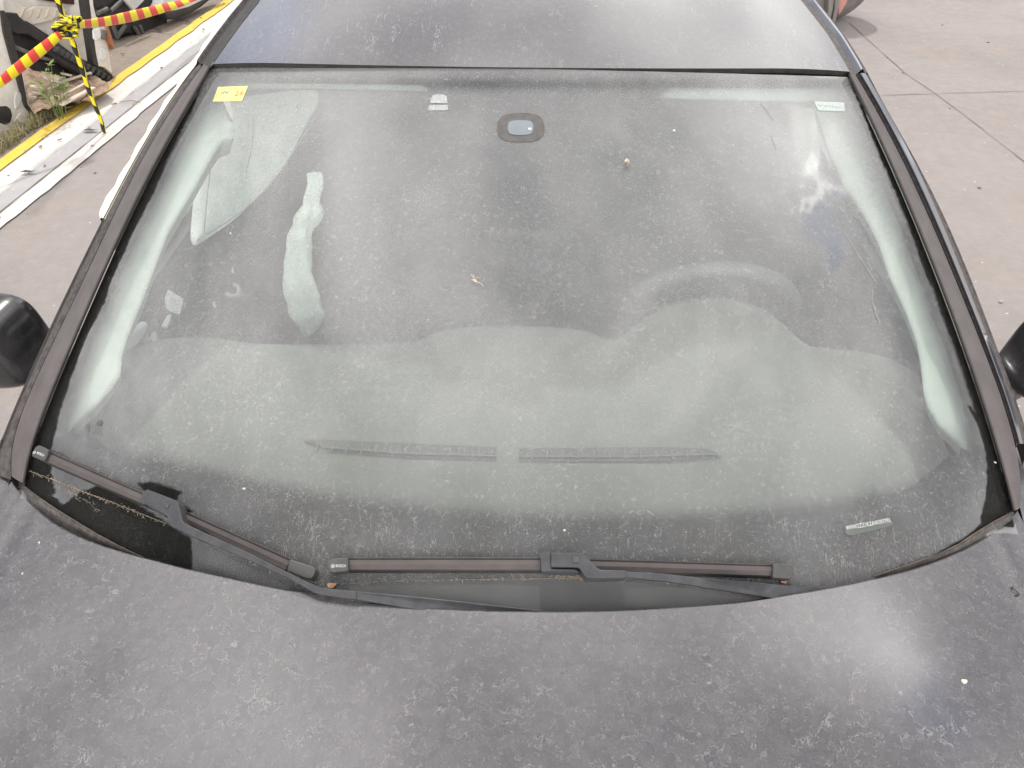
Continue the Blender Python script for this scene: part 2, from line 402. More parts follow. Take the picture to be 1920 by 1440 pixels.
M['cabin'] = simple('dusty_dark_cabin', (0.045, 0.045, 0.044), (0.065, 0.064, 0.062), 12, 0.9)
M['wheelrim'] = simple('steering_leather', (0.15, 0.15, 0.145), (0.13, 0.13, 0.125), 40, 0.45)
M['gloss_black'] = simple('scuffed_black_shell', (0.016, 0.015, 0.016), (0.035, 0.033, 0.034), 18, 0.22, 0.1, 300, coat=0.6)
M['strip_blue'] = simple('glossy_roof_rail', (0.17, 0.175, 0.205), (0.13, 0.135, 0.16), 10, 0.18, coat=1.0, metal=0.6)
M['chrome'] = simple('sensor_glass', (0.11, 0.135, 0.165), (0.085, 0.11, 0.135), 20, 0.3)
M['tyre'] = simple('tyre_rubber', (0.035, 0.034, 0.033), (0.06, 0.058, 0.055), 30, 0.8, 0.3, 100)
M['alloy'] = simple('alloy', (0.35, 0.35, 0.36), (0.25, 0.25, 0.26), 20, 0.4, metal=0.8)
M['white_body'] = simple('scratched_white_body', (0.78, 0.76, 0.71), (0.55, 0.50, 0.44), 5, 0.45, 0.3, 25, dist=0.01)
M['rust_floor'] = simple('rusty_dirty_floor', (0.42, 0.31, 0.22), (0.17, 0.10, 0.065), 9, 0.85, 0.7, 14, dist=0.03)
M['black_plastic'] = simple('black_moulding', (0.012, 0.011, 0.012), (0.030, 0.027, 0.027), 14, 0.5, 0.5, 30, dist=0.01)
M['orange_rust'] = simple('rusty_disc', (0.36, 0.11, 0.03), (0.22, 0.07, 0.02), 12, 0.7)
M['bumper_grey'] = simple('pale_bumper', (0.60, 0.60, 0.58), (0.5, 0.5, 0.49), 6, 0.4)
M['red_machine'] = simple('faded_red_paint', (0.50, 0.21, 0.17), (0.42, 0.22, 0.18), 6, 0.5)
M['machine_grey'] = simple('machine_steel', (0.24, 0.22, 0.20), (0.16, 0.15, 0.14), 10, 0.6)
M['weed'] = simple('weed_green', (0.10, 0.17, 0.045), (0.19, 0.22, 0.06), 30, 0.7)
M['bead'] = simple('dull_bead', (0.16, 0.12, 0.085), (0.07, 0.055, 0.045), 40, 0.8)
M['straw'] = simple('dry_straw', (0.36, 0.30, 0.23), (0.22, 0.16, 0.11), 60, 0.8)
M['rind'] = simple('orange_chip', (0.72, 0.40, 0.22), (0.55, 0.28, 0.14), 90, 0.7)
M['petal'] = simple('dry_petal', (0.66, 0.60, 0.52), (0.42, 0.32, 0.22), 200, 0.8)
M['fluff'] = simple('white_speck', (0.62, 0.62, 0.59), (0.55, 0.55, 0.52), 200, 0.8)

# ------------------------------------------------------------------ the car
car = tag(empty('parked_car', (0, 1.0, 0)), 'dark dusty hatchback seen over its bonnet, dirt film all over its windscreen', 'car')
CAR_OFF = Vector(car.location)
def adopt(o):          # keep world coordinates while parented to the car
    o.parent = car; o.matrix_parent_inverse = Matrix.Translation(-CAR_OFF); return o

# traced edges of the pane and pillars (photo pixels -> points on the glass surface)
LB = [(397,125),(389,138),(381,153),(363,191),(333,236),(293,300),(274,346),(251,392),(230,437),(210,483),(191,520),(175,569),(139,639),(109,700),(91,760),(77,800),(66,830),(56,865),(47,905)]
LC = [(381,120),(370,136),(355,150),(328,191),(303,236),(261,300),(242,346),(222,392),(198,437),(172,483),(153,520),(131,569),(104,639),(73,700),(45,760),(30,800),(20,833),(17,858),(22,893)]
LD = [(367,123),(353,140),(343,152),(314,191),(288,236),(250,300),(230,346),(206,392),(177,437),(155,483),(134,520),(114,569),(87,639),(54,700),(31,760),(14,800),(-6,835),(-14,860),(-20,890)]
RB = [(1589,139),(1601,167),(1618,200),(1641,250),(1664,300),(1678,320),(1695,370),(1715,420),(1736,470),(1757,520),(1764,540),(1781,586),(1798,632),(1814,677),(1829,723),(1840,750),(1856,802),(1865,837),(1875,871),(1887,915),(1898,957)]
RC = [(1603,139),(1625,167),(1644,200),(1667,250),(1690,300),(1705,320),(1728,370),(1751,420),(1771,470),(1791,520),(1801,540),(1818,586),(1837,632),(1854,677),(1870,723),(1883,750),(1897,802),(1906,837),(1912,871),(1917,915),(1914,952)]
RS1 = [(1606,137),(1628,167),(1646,200),(1671,250),(1693,300),(1708,320),(1732,370),(1754,420),(1774,470),(1794,520),(1803,540),(1821,586),(1840,632),(1857,677),(1873,723),(1885,750),(1899,802),(1908,832)]
RS2 = [(1622,137),(1640,167),(1659,200),(1687,250),(1711,300),(1723,320),(1747,370),(1767,420),(1787,470),(1807,520),(1817,540),(1833,586),(1853,632),(1869,677),(1884,723),(1897,750),(1911,802),(1918,832)]
RD = [(1626,137),(1643,167),(1661,200),(1689,250),(1714,300),(1727,320),(1752,370),(1778,420),(1801,470),(1818,520),(1828,540),(1843,586),(1862,632),(1878,677),(1894,723),(1908,750),(1922,802),(1931,832)]
def refit(P, deg=5):
    P = np.array(P, float); c = np.polyfit((P[:, 1]-500)/400, P[:, 0], deg); return [(float(np.polyval(c, (y-500)/400)), float(y)) for y in P[:, 1]]
LB, LC, LD, RB, RC, RS1, RS2, RD = [refit(p_) for p_ in (LB, LC, LD, RB, RC, RS1, RS2, RD)]
wl = hitpts(LB, glass_h); wr = hitpts(RB, glass_h)
def xl(y): return np.interp(y, wl[::-1, 1], wl[::-1, 0])
def xr(y): return np.interp(y, wr[::-1, 1], wr[::-1, 0])
TOP = hitpts([(397,122.5),(600,125.5),(990,128.5),(1300,133.5),(1589,138)], glass_h)
y_top_c = float(TOP[2, 1]); y_top_s = float((TOP[0, 1]+TOP[4, 1])/2)
NU, NV = 560, 330
uu = np.linspace(-1, 1, NU)[None, :]; tt = np.linspace(0, 1, NV)[:, None]
ys = 0.12+(y_top_s-0.12)*tt; yc = -0.09+(y_top_c+0.09)*tt
GY = yc+(ys-yc)*uu**2
xL = xl(ys)-0.002; xR = xr(ys)+0.002; GX = (xL+xR)/2+uu*(xR-xL)/2
GZ = glass_h(GX, GY)
PX, PY = project(np.stack([GX, GY, GZ], -1))
PX = PX.ravel(); PY = PY.ravel()
GV = np.stack([GX.ravel(), GY.ravel(), GZ.ravel()], 1); GUV = np.stack([GX.ravel(), GY.ravel()*1.13], 1)
def nz(scale, amp, seed=0.0):
    return amp*(np.sin(PX*scale+seed)+np.sin(PY*scale*1.3+seed*2)+np.sin((PX+PY)*scale*0.7+seed*3))/3
DARK_REFL = [  # dark reflections painted into the pane as shaped patches
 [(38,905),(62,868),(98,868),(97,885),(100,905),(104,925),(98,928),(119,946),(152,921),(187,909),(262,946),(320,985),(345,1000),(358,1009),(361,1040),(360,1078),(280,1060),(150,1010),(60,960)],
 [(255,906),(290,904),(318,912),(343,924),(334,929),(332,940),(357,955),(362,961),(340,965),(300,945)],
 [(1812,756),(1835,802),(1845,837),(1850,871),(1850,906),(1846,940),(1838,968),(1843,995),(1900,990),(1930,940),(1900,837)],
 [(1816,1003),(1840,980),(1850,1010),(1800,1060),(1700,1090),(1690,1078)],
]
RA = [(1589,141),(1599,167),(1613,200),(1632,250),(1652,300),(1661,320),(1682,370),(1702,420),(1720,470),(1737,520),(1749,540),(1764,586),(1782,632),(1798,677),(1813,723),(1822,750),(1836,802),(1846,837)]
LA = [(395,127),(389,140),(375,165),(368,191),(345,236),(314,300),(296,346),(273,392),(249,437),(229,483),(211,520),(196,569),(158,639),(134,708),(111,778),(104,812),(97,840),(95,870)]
DARK_REFL.append(RA+[(1900,837)]+RB[::-1][4:]+[(1595,130)])  # pillar walls' dark reflection painted along the pane edges
DARK_REFL.append(LA+[(50,880)]+LB[::-1][2:]+[(392,120)])
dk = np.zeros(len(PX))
for i, pg in enumerate(DARK_REFL):
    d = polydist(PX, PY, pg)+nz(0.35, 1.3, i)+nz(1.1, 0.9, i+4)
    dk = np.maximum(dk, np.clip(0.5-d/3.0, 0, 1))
CLEAN = [[(620,1098),(900,1087),(1095,1084),(1180,1095),(1300,1098),(1465,1122),(1400,1140),(1000,1160),(700,1125)],
         [(98,868),(262,944),(187,909),(152,921),(119,946),(98,928)], [(362,1012),(540,1088),(600,1125),(360,1080)],
         [(1665,968),(1700,963),(1728,972),(1715,985),(1670,990)]]
cln = np.zeros(len(PX))
for pg in CLEAN: cln = np.maximum(cln, np.clip(0.5-polydist(PX, PY, pg)/6, 0, 1))
low = np.clip((PY-880)/120, 0, 1)
def gau(cx, cy, sx, sy, rot=0):
    c, s = math.cos(rot), math.sin(rot); dx, dy = PX-cx, PY-cy
    a = (dx*c+dy*s)/sx; b = (-dx*s+dy*c)/sy; return np.exp(-a*a-b*b)
sky_haze = 0.6*gau(1520, 230, 130, 130)+0.4*gau(1400, 400, 300, 150, -.3)+0.35*gau(420, 740, 200, 130)+0.35*gau(640, 330, 60, 260)+0.25*gau(880, 420, 60, 300)+0.25*gau(1100, 780, 500, 90)  # dust film thickened to paint in haze and glare of mirrored cloud
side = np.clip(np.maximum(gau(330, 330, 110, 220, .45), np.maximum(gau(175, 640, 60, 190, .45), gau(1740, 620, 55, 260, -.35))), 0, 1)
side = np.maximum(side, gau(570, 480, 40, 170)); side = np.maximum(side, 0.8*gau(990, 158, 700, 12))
sky_haze = np.clip(sky_haze+0.20+0.34*np.clip((640-PY)/420, 0, 1)-0.22*np.clip((PY-660)/200, 0, 1), 0, 1.2)*(1-side)-0.42*side
screen = adopt(mk('windscreen', GV, grid_faces(NU, NV), M['glass'], smooth=True, attrs={'dark': dk, 'clean': cln, 'low': low, 'sky_haze': sky_haze}, uv=GUV))
# black printed border under the pane, fading out in dots
S_OUT = [(408,166),(418,155),(440,151),(600,152),(795,154),(800,155),(815,172),(803,178),(801,206),(842,208),(860,213),(1130,213),(1190,200),(1235,172),(1252,158),(1560,162),(1575,168),(1585,185),(1592,205),(1613,250),(1635,300),(1647,320),(1668,370),(1691,420),(1710,470),(1727.5,520),(1735,540),(1749,586),(1770,632),(1786,677),(1801,723),(1812,750),(1824,802),(1831,840),(1826,865),(1812,880),(1760,912),(1680,938),(1560,962),(1400,980),(1200,992),(1000,990),(800,975),(650,958),(520,932),(400,902),(300,876),(200,858),(128,838),(115,800),(118,775),(145,708),(168,639),(198,569),(226,500),(256,437),(278,392),(301,346),(322,300),(345,255),(375,205)]
O_IN = [(416,172),(427,160),(445,154),(600,155),(790,158),(806,182),(842,214),(860,222),(1130,222),(1200,212),(1250,186),(1262,166),(1555,166),(1570,174),(1581,200),(1608,250),(1630,300),(1642,320),(1663,370),(1686,420),(1705,470),(1722,520),(1744,586),(1764,632),(1780,677),(1794,723),(1804,755),(1810,790),(1808,825),(1800,848),(1785,860),(1700,886),(1560,908),(1400,924),(1200,935),(1000,930),(800,916),(650,898),(500,875),(400,855),(300,832),(200,815),(145,806),(131,790),(133,765),(150,708),(173,639),(203,569),(231,500),(261,437),(283,392),(306,346),(327,300),(350,255),(382,205)]
dS = polydist(PX, PY, S_OUT); dO = polydist(PX, PY, O_IN)
cov = np.where(dS > 0, 1.0, np.where(dO < 0, 0.0, np.clip(dO/(dO-dS+1e-6), 0, 1)))
ringd = polydist(PX, PY, smooth_poly([(932,218),(1022,218),(1024,262),(932,262)], 2, True)*1.0)
keep = cov > 0.005
GVf = GV-np.array([0, -0.45, 0.89])*0.0045
fa = grid_faces(NU, NV); fa = fa[keep[fa].any(1)]
mp = -np.ones(len(GV), int); us_ = np.unique(fa); mp[us_] = np.arange(len(us_))
fr = adopt(mk('frit_band', GVf[us_], mp[fa], M['frit'], smooth=True, attrs={'cov': np.clip(cov, 0, 1)[us_]}, uv=GUV[us_]))

def G(px, py, off=0.0): return hit(px, py, glass_h, off)
# pillars: inner lip, body, door-frame grooves
def rail(pts, off): return smooth_poly(hitpts(pts, glass_h, off), 1)
def gside(B, C, D, side):
    B1 = [(x-side*(-3), y) for x, y in B]   # lip sits just outside the pane edge
    B2 = [(x+side*7, y) for x, y in B]
    r0 = rail(B, -0.012); r1 = rail(B1, 0.010); r2 = rail(B2, 0.014)
    n = 120
    lp = adopt(loft([r0, r1], n, 'windscreen_seal', M['pillar_dk']))
    mid = [((b[0]+side*7)*0.5+c[0]*0.5, (b[1]+c[1])/2) for b, c in zip(B, C)]
    r3 = rail(mid, 0.012); r4 = rail([(c[0]-side*2, c[1]) for c in C], -0.004)
    adopt(loft([r1, r2, r3, r4], n, 'pillar', M['pillar'], sub=3))
    return n
n = gside(LB, LC, LD, -1); gside(RB, RC, RD, 1)
def offs(P, v): return P+np.array(v, float)
# left outer grooves
a = rail([(x+1, y) for x, y in LC], -0.006); b_ = offs(a, (-0.003, 0, -0.008))
c_ = rail([(x*0.62+u*0.38, y) for (x, y), (u, v) in zip(LC, LD)], -0.010); d_ = rail([(x*0.55+u*0.45, y) for (x, y), (u, v) in zip(LC, LD)], -0.016)
e_ = rail([(x*0.2+u*0.8, y) for (x, y), (u, v) in zip(LC, LD)], -0.022); f_ = rail(LD, -0.016); g_ = offs(f_, (-0.01, 0, -0.05))
adopt(loft([a, b_, c_], n, 'door_frame', M['groove'])); adopt(loft([c_, d_, e_], n, 'door_channel', M['pillar_dk'])); adopt(loft([e_, f_, g_], n, 'door_trim', M['pillar']))
# right: bright rail between two dark channels
nn = 90
RCs = RC[:len(RS1)]
a = rail(RCs, -0.006); b_ = offs(a, (0.002, 0, -0.010)); c_ = rail(RS1, -0.012)
adopt(loft([a, b_, c_], nn, 'door_frame', M['pillar_dk']))
m1 = rail([(p[0]*0.6+q[0]*0.4, p[1]) for p, q in zip(RS1, RS2)], -0.002); m2 = rail(RS2, -0.012)
adopt(loft([c_, m1, m2], nn, 'roof_rail', M['strip_blue'], sub=4))
e_ = rail([(p[0]*0.5+q[0]*0.5, p[1]) for p, q in zip(RS2, RD)], -0.022); f_ = rail(RD, -0.020); g_ = offs(f_, (0.01, 0, -0.05))
adopt(loft([m2, e_], nn, 'door_channel', M['pillar_dk'])); adopt(loft([e_, f_, g_], nn, 'door_trim', M['groove']))

# roof
RL = hitpts([(399,119),(430,75),(455,41),(488,0)], roof_h); RR = hitpts([(1592,133),(1555,71),(1526,33),(1500,0)], roof_h)
def rx(y, W):
    yy = W[:, 1]; xx = W[:, 0]
    base = np.interp(y, yy, xx); s = np.sign(xx[0])
    far = np.abs(xx[-1])-0.012*(np.maximum(y-yy[-1], 0))**1.2
    return np.where(y > yy[-1], s*far, base)
RF = hitpts([(399,119.5),(600,122),(990,124.5),(1300,129.5),(1592,134)], roof_h)
cR = np.polyfit(RF[:, 0], RF[:, 1], 2)
NU2, NV2 = 90, 110
u2 = np.linspace(-1, 1, NU2)[None, :]; t2 = np.linspace(0, 1, NV2)[:, None]
side0 = (RF[0, 1]+RF[4, 1])/2
ysd = side0+(2.75-side0)*t2
XL = rx(ysd, RL); XR = rx(ysd, RR); X = (XL+XR)/2+u2*(XR-XL)/2
Y0 = np.polyval(cR, X[0]); Y = Y0[None, :]+(2.75-Y0[None, :])*t2
def roof_full(X, Y): return np.where(Y < 2.0, roof_h(X, Y), roof_h(X, 2.0+(Y-2.0)*0.3)-0.12*(Y-2.0)**1.5*(Y > 2.0))
Z = roof_full(X, np.maximum(Y, 0)); V = np.stack([X, Y, Z], -1).reshape(-1, 3)
front = V[:NU2].copy()
adopt(mk('roof', V, grid_faces(NU2, NV2), M['roof_paint'], smooth=True))
adopt(loft([front, front+np.array([0, 0.001, -0.002]), front+np.array([0, 0.003, -0.009])], NU2, 'roof_edge', M['rubber'], smooth=False, resam=False))
# rubber in the joint between roof and pane
tp = hitpts([(397,124),(600,127),(990,130),(1300,135),(1590,139.5)], glass_h, -0.001); bt = RF+np.array([0, 0.004, -0.007])
adopt(loft([smooth_poly(tp), smooth_poly(tp+np.array([0, 0.006, -0.006])), smooth_poly(bt)], 60, 'roof_joint_rubber', M['rubber']))
# roof side grooves running back, continuing the pillar lines
DL = {}
for sgn, W, mt_, px_ in ((-1, RL, 'groove', (LC[0], [LC[0][0]*.62+LD[0][0]*.38, LC[0][1]], [LC[0][0]*.2+LD[0][0]*.8, LC[0][1]], LD[0])), (1, RR, 'strip_blue', (RC[0], RS1[0], RS2[0], RD[0]))):
    yv = np.linspace(W[0, 1]-0.012, 2.7, 60); x0 = rx(yv, W)
    P0 = np.stack([x0, yv, roof_full(x0, yv)], 1)
    st = [hit(p[0], p[1], glass_h, o_) for p, o_ in zip(px_, (-0.006, -0.012, -0.012, -0.018))]
    q = [P0+(a_-P0[0]) for a_ in st]
    top = (q[1]+q[2])/2+np.array([0, 0, 0.008])
    adopt(loft([P0, P0+np.array([sgn*0.002, 0, -0.008]), q[0], q[1]], 60, 'roof_ditch', M['rubber' if sgn < 0 else 'pillar_dk'], smooth=False))
    adopt(loft([q[1], top, q[2]], 60, 'roof_rail' if sgn > 0 else 'door_frame', M[mt_], sub=3))
    q5 = q[3]+np.array([sgn*0.01, 0, -0.05]); q6 = q5+np.array([sgn*0.02, 0, -0.05])
    adopt(loft([q[2], q[3], q5, q6], 60, 'door_trim', M['groove'])); DL[sgn] = q[3]

# bonnet
EDGE = [(21,903),(30,917),(43,930),(70,960),(110,990),(167,1017),(233,1038),(300,1055),(360,1071),(500,1102),(600,1117),(693,1133),(827,1145),(1010,1150),(1193,1147),(1373,1133),(1450,1122),(1561,1104),(1642,1087),(1720,1068),(1797,1039),(1854,1008),(1893,977),(1908,958)]
EW = smooth_poly(hitpts(EDGE, bonnet_h), 2)
ew = EW[np.argsort(EW[:, 0])]
x_lo, x_hi = ew[0, 0], ew[-1, 0]
NB = 220
xb = np.linspace(x_lo, x_hi, NB)
yb = np.interp(xb, ew[:, 0], ew[:, 1])
rows = []
tb = np.linspace(0, 1, 120)
for t in tb:
    yf = -0.93+0.18*(xb/0.75)**2; y = yb+(yf-yb)*t
    x = xb*(1-0.10*t**2); rows.append(np.stack([x, y, bonnet_h(x, y)], 1))
lip0 = rows[0]+np.array([0, 0.0035, -0.0035]); lip1 = rows[0]+np.array([0, 0.002, -0.012]); lip2 = rows[0]+np.array([0, -0.03, -0.016])
V = np.concatenate(rows)
bonnet = adopt(mk('bonnet', V, grid_faces(NB, 120), M['paint'], smooth=True))
adopt(loft([rows[0], lip0, lip1, lip2], NB, 'bonnet_edge', M['paint'], smooth=False, resam=False))
# fenders, doors and flanks down each side; nose
def side_panel(sgn):
    ys_ = np.linspace(-0.72, 2.9, 90)
    xe = x_hi if sgn > 0 else -x_lo
    prof = []
    for y in ys_:
        if y < 0.24:
            xi = xe*(1-0.10*np.clip((0.22-y)/1.15, 0, 1)**2)+0.004; zt = float(bonnet_h(sgn*xi, y))-0.004
        else: xi = xe+0.015; zt = 0.945+0.03*(y-0.24)
        row = [(xi, zt)]
        out = 0.885-0.05*np.clip((-y-0.35)/0.4, 0, 1)**2-0.03*np.clip((y-2.4)/0.5, 0, 1)
        for k, f in enumerate((0.35, 0.75, 1.0)):
            row.append((xi+(out-xi)*f, zt-(0.006, 0.035, 0.11)[k]))
        row += [(out-0.005, 0.66), (out+0.002, 0.50), (out-0.012, 0.34), (out-0.05, 0.22)]
        prof.append([(sgn*a, y, z) for a, z in row])
    A = np.array(prof); nR = A.shape[1]
    V = A.reshape(-1, 3); Fc = []
    for i in range(len(ys_)-1):
        for j in range(nR-1):
            yc_, zc_ = (A[i, j, 1]+A[i+1, j, 1])/2, (A[i, j, 2]+A[i, j+1, 2])/2
            if any(math.hypot(yc_-ax, zc_-0.33) < 0.37 for ax in (-0.28, 2.30)): continue
            q = (i*nR+j, (i+1)*nR+j, (i+1)*nR+j+1, i*nR+j+1)
            Fc.append(q if sgn > 0 else q[::-1])
    adopt(mk('side_body', V, Fc, M['paint'], smooth=True))
    # cabin side glass from belt to roof
    xe2 = xe+0.01
    belt = np.array([(sgn*xe2, y, 0.95+0.03*(y-0.24)) for y in np.linspace(0.42, 2.7, 40)])
    W = RR if sgn > 0 else RL
    yy = np.linspace(0.42, 2.7, 40); pil = f_side[sgn]
    tops = []
    for y in yy:
        if y < W[0, 1]:
            k = np.argmin(np.abs(pil[:, 1]-y)); tops.append((pil[k, 0], y, pil[k, 2]-0.045))
        else:
            xr_ = float(rx(np.array([y]), W)[0]); tops.append((xr_+sgn*0.06, y, float(roof_full(np.array([xr_]), np.array([y]))[0])-0.085))
    if sgn > 0: adopt(loft([belt, np.array(tops)], 40, 'side_window', M['side_glass'], sub=3))
def mat_side():
    mt, t, out = newmat('dirty_side_glass'); o = t.obj()
    tr = t.add('ShaderNodeBsdfTransparent'); t.put(tr.inputs[0], (0.75, 0.82, 0.77)); p = pbsdf(t, (0.45, 0.44, 0.42), 0.3)
    ms = t.add('ShaderNodeMixShader'); t.put(ms.inputs[0], t.ramp(t.noise(o, 8, 4), 0.3, 0.7, 0.15, 0.35)); t.l.new(tr.outputs[0], ms.inputs[1]); t.l.new(p, ms.inputs[2]); t.l.new(ms.outputs[0], out.inputs[0]); return mt
M['side_glass'] = mat_side(); M['mirror_glass'] = simple('mirror_glass', (0.6, 0.6, 0.6), None, 9, 0.05, metal=1.0)
f_side = {-1: rail(LD, -0.016), 1: rail(RD, -0.020)}
side_panel(-1); side_panel(1)
# nose: front panel, headlights, number plate area and grille
nose = MB()
yf = -0.93+0.18*(xb/0.75)**2; xn = xb*0.90
r0 = np.stack([xn, yf, bonnet_h(xn, yf)], 1); r1 = r0+np.array([0, -0.03, -0.05]); r2 = r0*np.array([1.08, 1, 1])+np.array([0, -0.07, -0.20]); r3 = r0*np.array([1.1, 1, 1])+np.array([0, -0.06, -0.42]); r4 = r0*np.array([1.05, 1, 1])+np.array([0, 0.03, -0.56])
adopt(loft([r0, r1, r2, r3, r4], NB, 'front_bumper', M['paint'], sub=3, resam=False))
for s in (-1, 1):
    hl = MB().prism([(s*0.42, -0.915, 0.70), (s*0.72, -0.815, 0.72), (s*0.74, -0.80, 0.63), (s*0.44, -0.925, 0.60)], [(s*0.42, -0.80, 0.70), (s*0.72, -0.70, 0.72), (s*0.74, -0.70, 0.63), (s*0.44, -0.80, 0.60)])
    adopt(hl.build('headlight', M['chrome'], bevel=0.01))
gr = MB()
for k in range(3): gr.box((0, -0.985, 0.66-0.03*k), (0.72, 0.03, 0.012))
adopt(gr.build('grille', M['rubber'], bevel=0.003))
# tail and underside
adopt(loft([np.array([(x, 2.74, 1.30-0.1*x*x) for x in np.linspace(-.55, .55, 20)]), np.array([(x, 3.0, 0.98) for x in np.linspace(-.72, .72, 20)]), np.array([(x, 3.08, 0.6) for x in np.linspace(-.84, .84, 20)]), np.array([(x, 3.0, 0.24) for x in np.linspace(-.82, .82, 20)])], 20, 'tailgate', M['paint'], sub=4))
adopt(MB().box((0, 1.05, 0.23), (1.66, 3.8, 0.03)).build('underbody', M['rubber']))
for sx in (-1, 1):
    for ay in (-0.28, 2.30):
        ty = MB(); N = 32; prof_ = [(0.20, 0.09), (0.29, 0.105), (0.315, 0.09), (0.32, 0.0), (0.315, -0.09), (0.29, -0.105), (0.20, -0.09)]
        V = []; Fc = []; kk = len(prof_)
        for i in range(N):
            a = 2*math.pi*i/N
            for r_, o_ in prof_: V.append((sx*0.76+o_, ay+r_*math.cos(a), 0.32+r_*math.sin(a)))
        for i in range(N):
            for j in range(kk-1): Fc.append((i*kk+j, ((i+1) % N)*kk+j, ((i+1) % N)*kk+j+1, i*kk+j+1))
        wheel = adopt(mk('wheel', V, Fc, M['tyre'], smooth=True))
        rm = MB().tube([(sx*0.80-0.02, ay, 0.32), (sx*0.80+0.02, ay, 0.32)], 0.06, 20)
        for k in range(5):
            a = 2*math.pi*k/5
            rm.box((sx*0.80, ay+0.12*math.cos(a), 0.32+0.12*math.sin(a)), (0.03, 0.20, 0.05), Matrix.Rotation(a, 3, 'X'))
        o = rm.build('rim', M['alloy'], bevel=0.004); o.parent = wheel

# cowl trim between the pane corners and the bonnet
Lc1 = [(68,816),(50,834),(41,852),(38,876),(36,893),(34,915)]; Lc0 = [(70,812),(63,838),(57,858),(55,880),(50,898),(43,918)]
adopt(loft([rail(Lc0, 0.003), rail([((a[0]+b[0])/2, (a[1]+b[1])/2) for a, b in zip(Lc0, Lc1)], 0.000), rail(Lc1, 0.004)], 40, 'cowl_corner', M['rubber']))
Rc0 = [(1876,868),(1883,895),(1890,925),(1896,948),(1898,958)]; Rc1 = [(1879,868),(1890,885),(1899,905),(1902,930),(1901,955)]
adopt(loft([rail(Rc0, 0.003), rail(Rc1, 0.004)], 40, 'cowl_corner', M['rubber']))
Ls0 = [(46,912),(80,938),(130,970),(200,1012),(260,1042),(310,1062)]; Ls1 = [(34,920),(60,962),(110,996),(170,1024),(240,1046),(305,1064)]
c0 = rail(Ls0, 0.004); c1 = rail(Ls1, -0.004)
adopt(loft([c0, c0*0.8+c1*0.2+np.array([0, 0, 0.004]), c0*0.6+c1*0.4, c1], 60, 'cowl_seal', M['pillar_dk']))
Rs0 = [(1898,960),(1850,985),(1780,1032),(1700,1060),(1640,1080)]; Rs1 = [(1900,972),(1858,1004),(1795,1042),(1715,1070),(1640,1090)]
c0 = rail(Rs0, 0.004); c1 = rail(Rs1, -0.004)
adopt(loft([c0, c0*0.7+c1*0.3+np.array([0, 0, 0.005]), c1], 60, 'cowl_seal', M['pillar_dk']))
for pts in (Ls0, Rs0):
    adopt(MB().tube(resample(rail(pts, 0.007), 50), 0.0006, 6).build('seal_bead', M['bead'], smooth=True))

# ------------------------------------------------------------------ wipers
def lerp_px(pts, k): return [tuple(p) for p in resample(np.array(pts, float), k)]
def wiper(kind, top, bot, cap1, cap2, conn, conncap, sq, arm1, arm2, logo):
    A1 = [tuple(p) for p in arm1]; A2 = [tuple(p) for p in arm2]
    base = dive('wiper', A2, A2[0][0]+60, A2[3][0]+20, 0.034, 0.034, M['wiper'], 0.0015); adopt(base)
    def sub(name, pts, a, b, mt_, bev=0.001):
        o = slab(name, pts, glass_h, a, b, mt_, None, bev); o.parent = base; return o
    sub('arm', A1, 0.036, 0.026, M['wiper'])
    # spoiler rubber: a folded section between top and bottom edges
    tw = resample(hitpts(top, glass_h, 0.012), 90); bw = resample(hitpts(bot, glass_h, 0.008), 90)
    def ff(k, h): return tw*(1-k)+bw*k+np.array([0, -0.45, 0.89])*h
    sec = [ff(0.0, -0.010), ff(0.0, 0.0), ff(0.02, 0.002), ff(0.09, 0.002), ff(0.11, 0.0), ff(0.2, 0.0), ff(0.22, 0.002), ff(0.6, 0.0045), ff(0.96, 0.004), ff(1.0, 0.002), ff(1.0, -0.004)]
    o = loft(sec, 90, 'blade', M['blade'], resam=False, smooth=False); o.parent = base
    under = [ff(0.9, -0.002), ff(1.13, -0.004), ff(1.16, -0.009), ff(0.5, -0.0115)]
    o = loft(under, 90, 'blade_edge', M['rubber'], resam=False); o.parent = base
    sub('end_cap', cap1, 0.022, 0.002, M['cap'], 0.0018); sub('end_cap', cap2, 0.022, 0.002, M['cap'], 0.0018)
    sub('connector', conncap, 0.032, 0.004, M['wiper'], 0.003)
    sub('connector_cover', conn, 0.037, 0.010, M['wiper'], 0.0015)
    sub('clip', sq, 0.0385, 0.030, M['cap'], 0.0008)
    (l0, l1, h, c) = logo
    P = lambda x, y: G(x, y, 0.0226)
    o = text('lettering', 'BOSCH', l0, l1, h, M['ink_white'], base, P, (0, -0.45, 0.89))
    cc_ = Vector(P(*c)); ex = (Vector(P(*l1))-Vector(P(*l0))).normalized(); nn_ = Vector((0, -0.45, 0.89)).normalized(); ey = nn_.cross(ex)
    ring = MB(); r_ = h*0.62
    pts = [cc_+ex*math.cos(a)*r_+ey*math.sin(a)*r_+nn_*0.0002 for a in np.linspace(0, 2*math.pi, 25)]
    ring.tube(pts, r_*0.16, 5, False); ring.tube([cc_-ex*r_*0.35+ey*r_*0.5, cc_-ex*r_*0.35-ey*r_*0.5], r_*0.14, 5); ring.tube([cc_+ex*r_*0.35+ey*r_*0.5, cc_+ex*r_*0.35-ey*r_*0.5], r_*0.14, 5); ring.tube([cc_-ex*r_*0.35, cc_+ex*r_*0.35], r_*0.12, 5)
    ring.build('emblem', M['ink_white'], base)
    return base
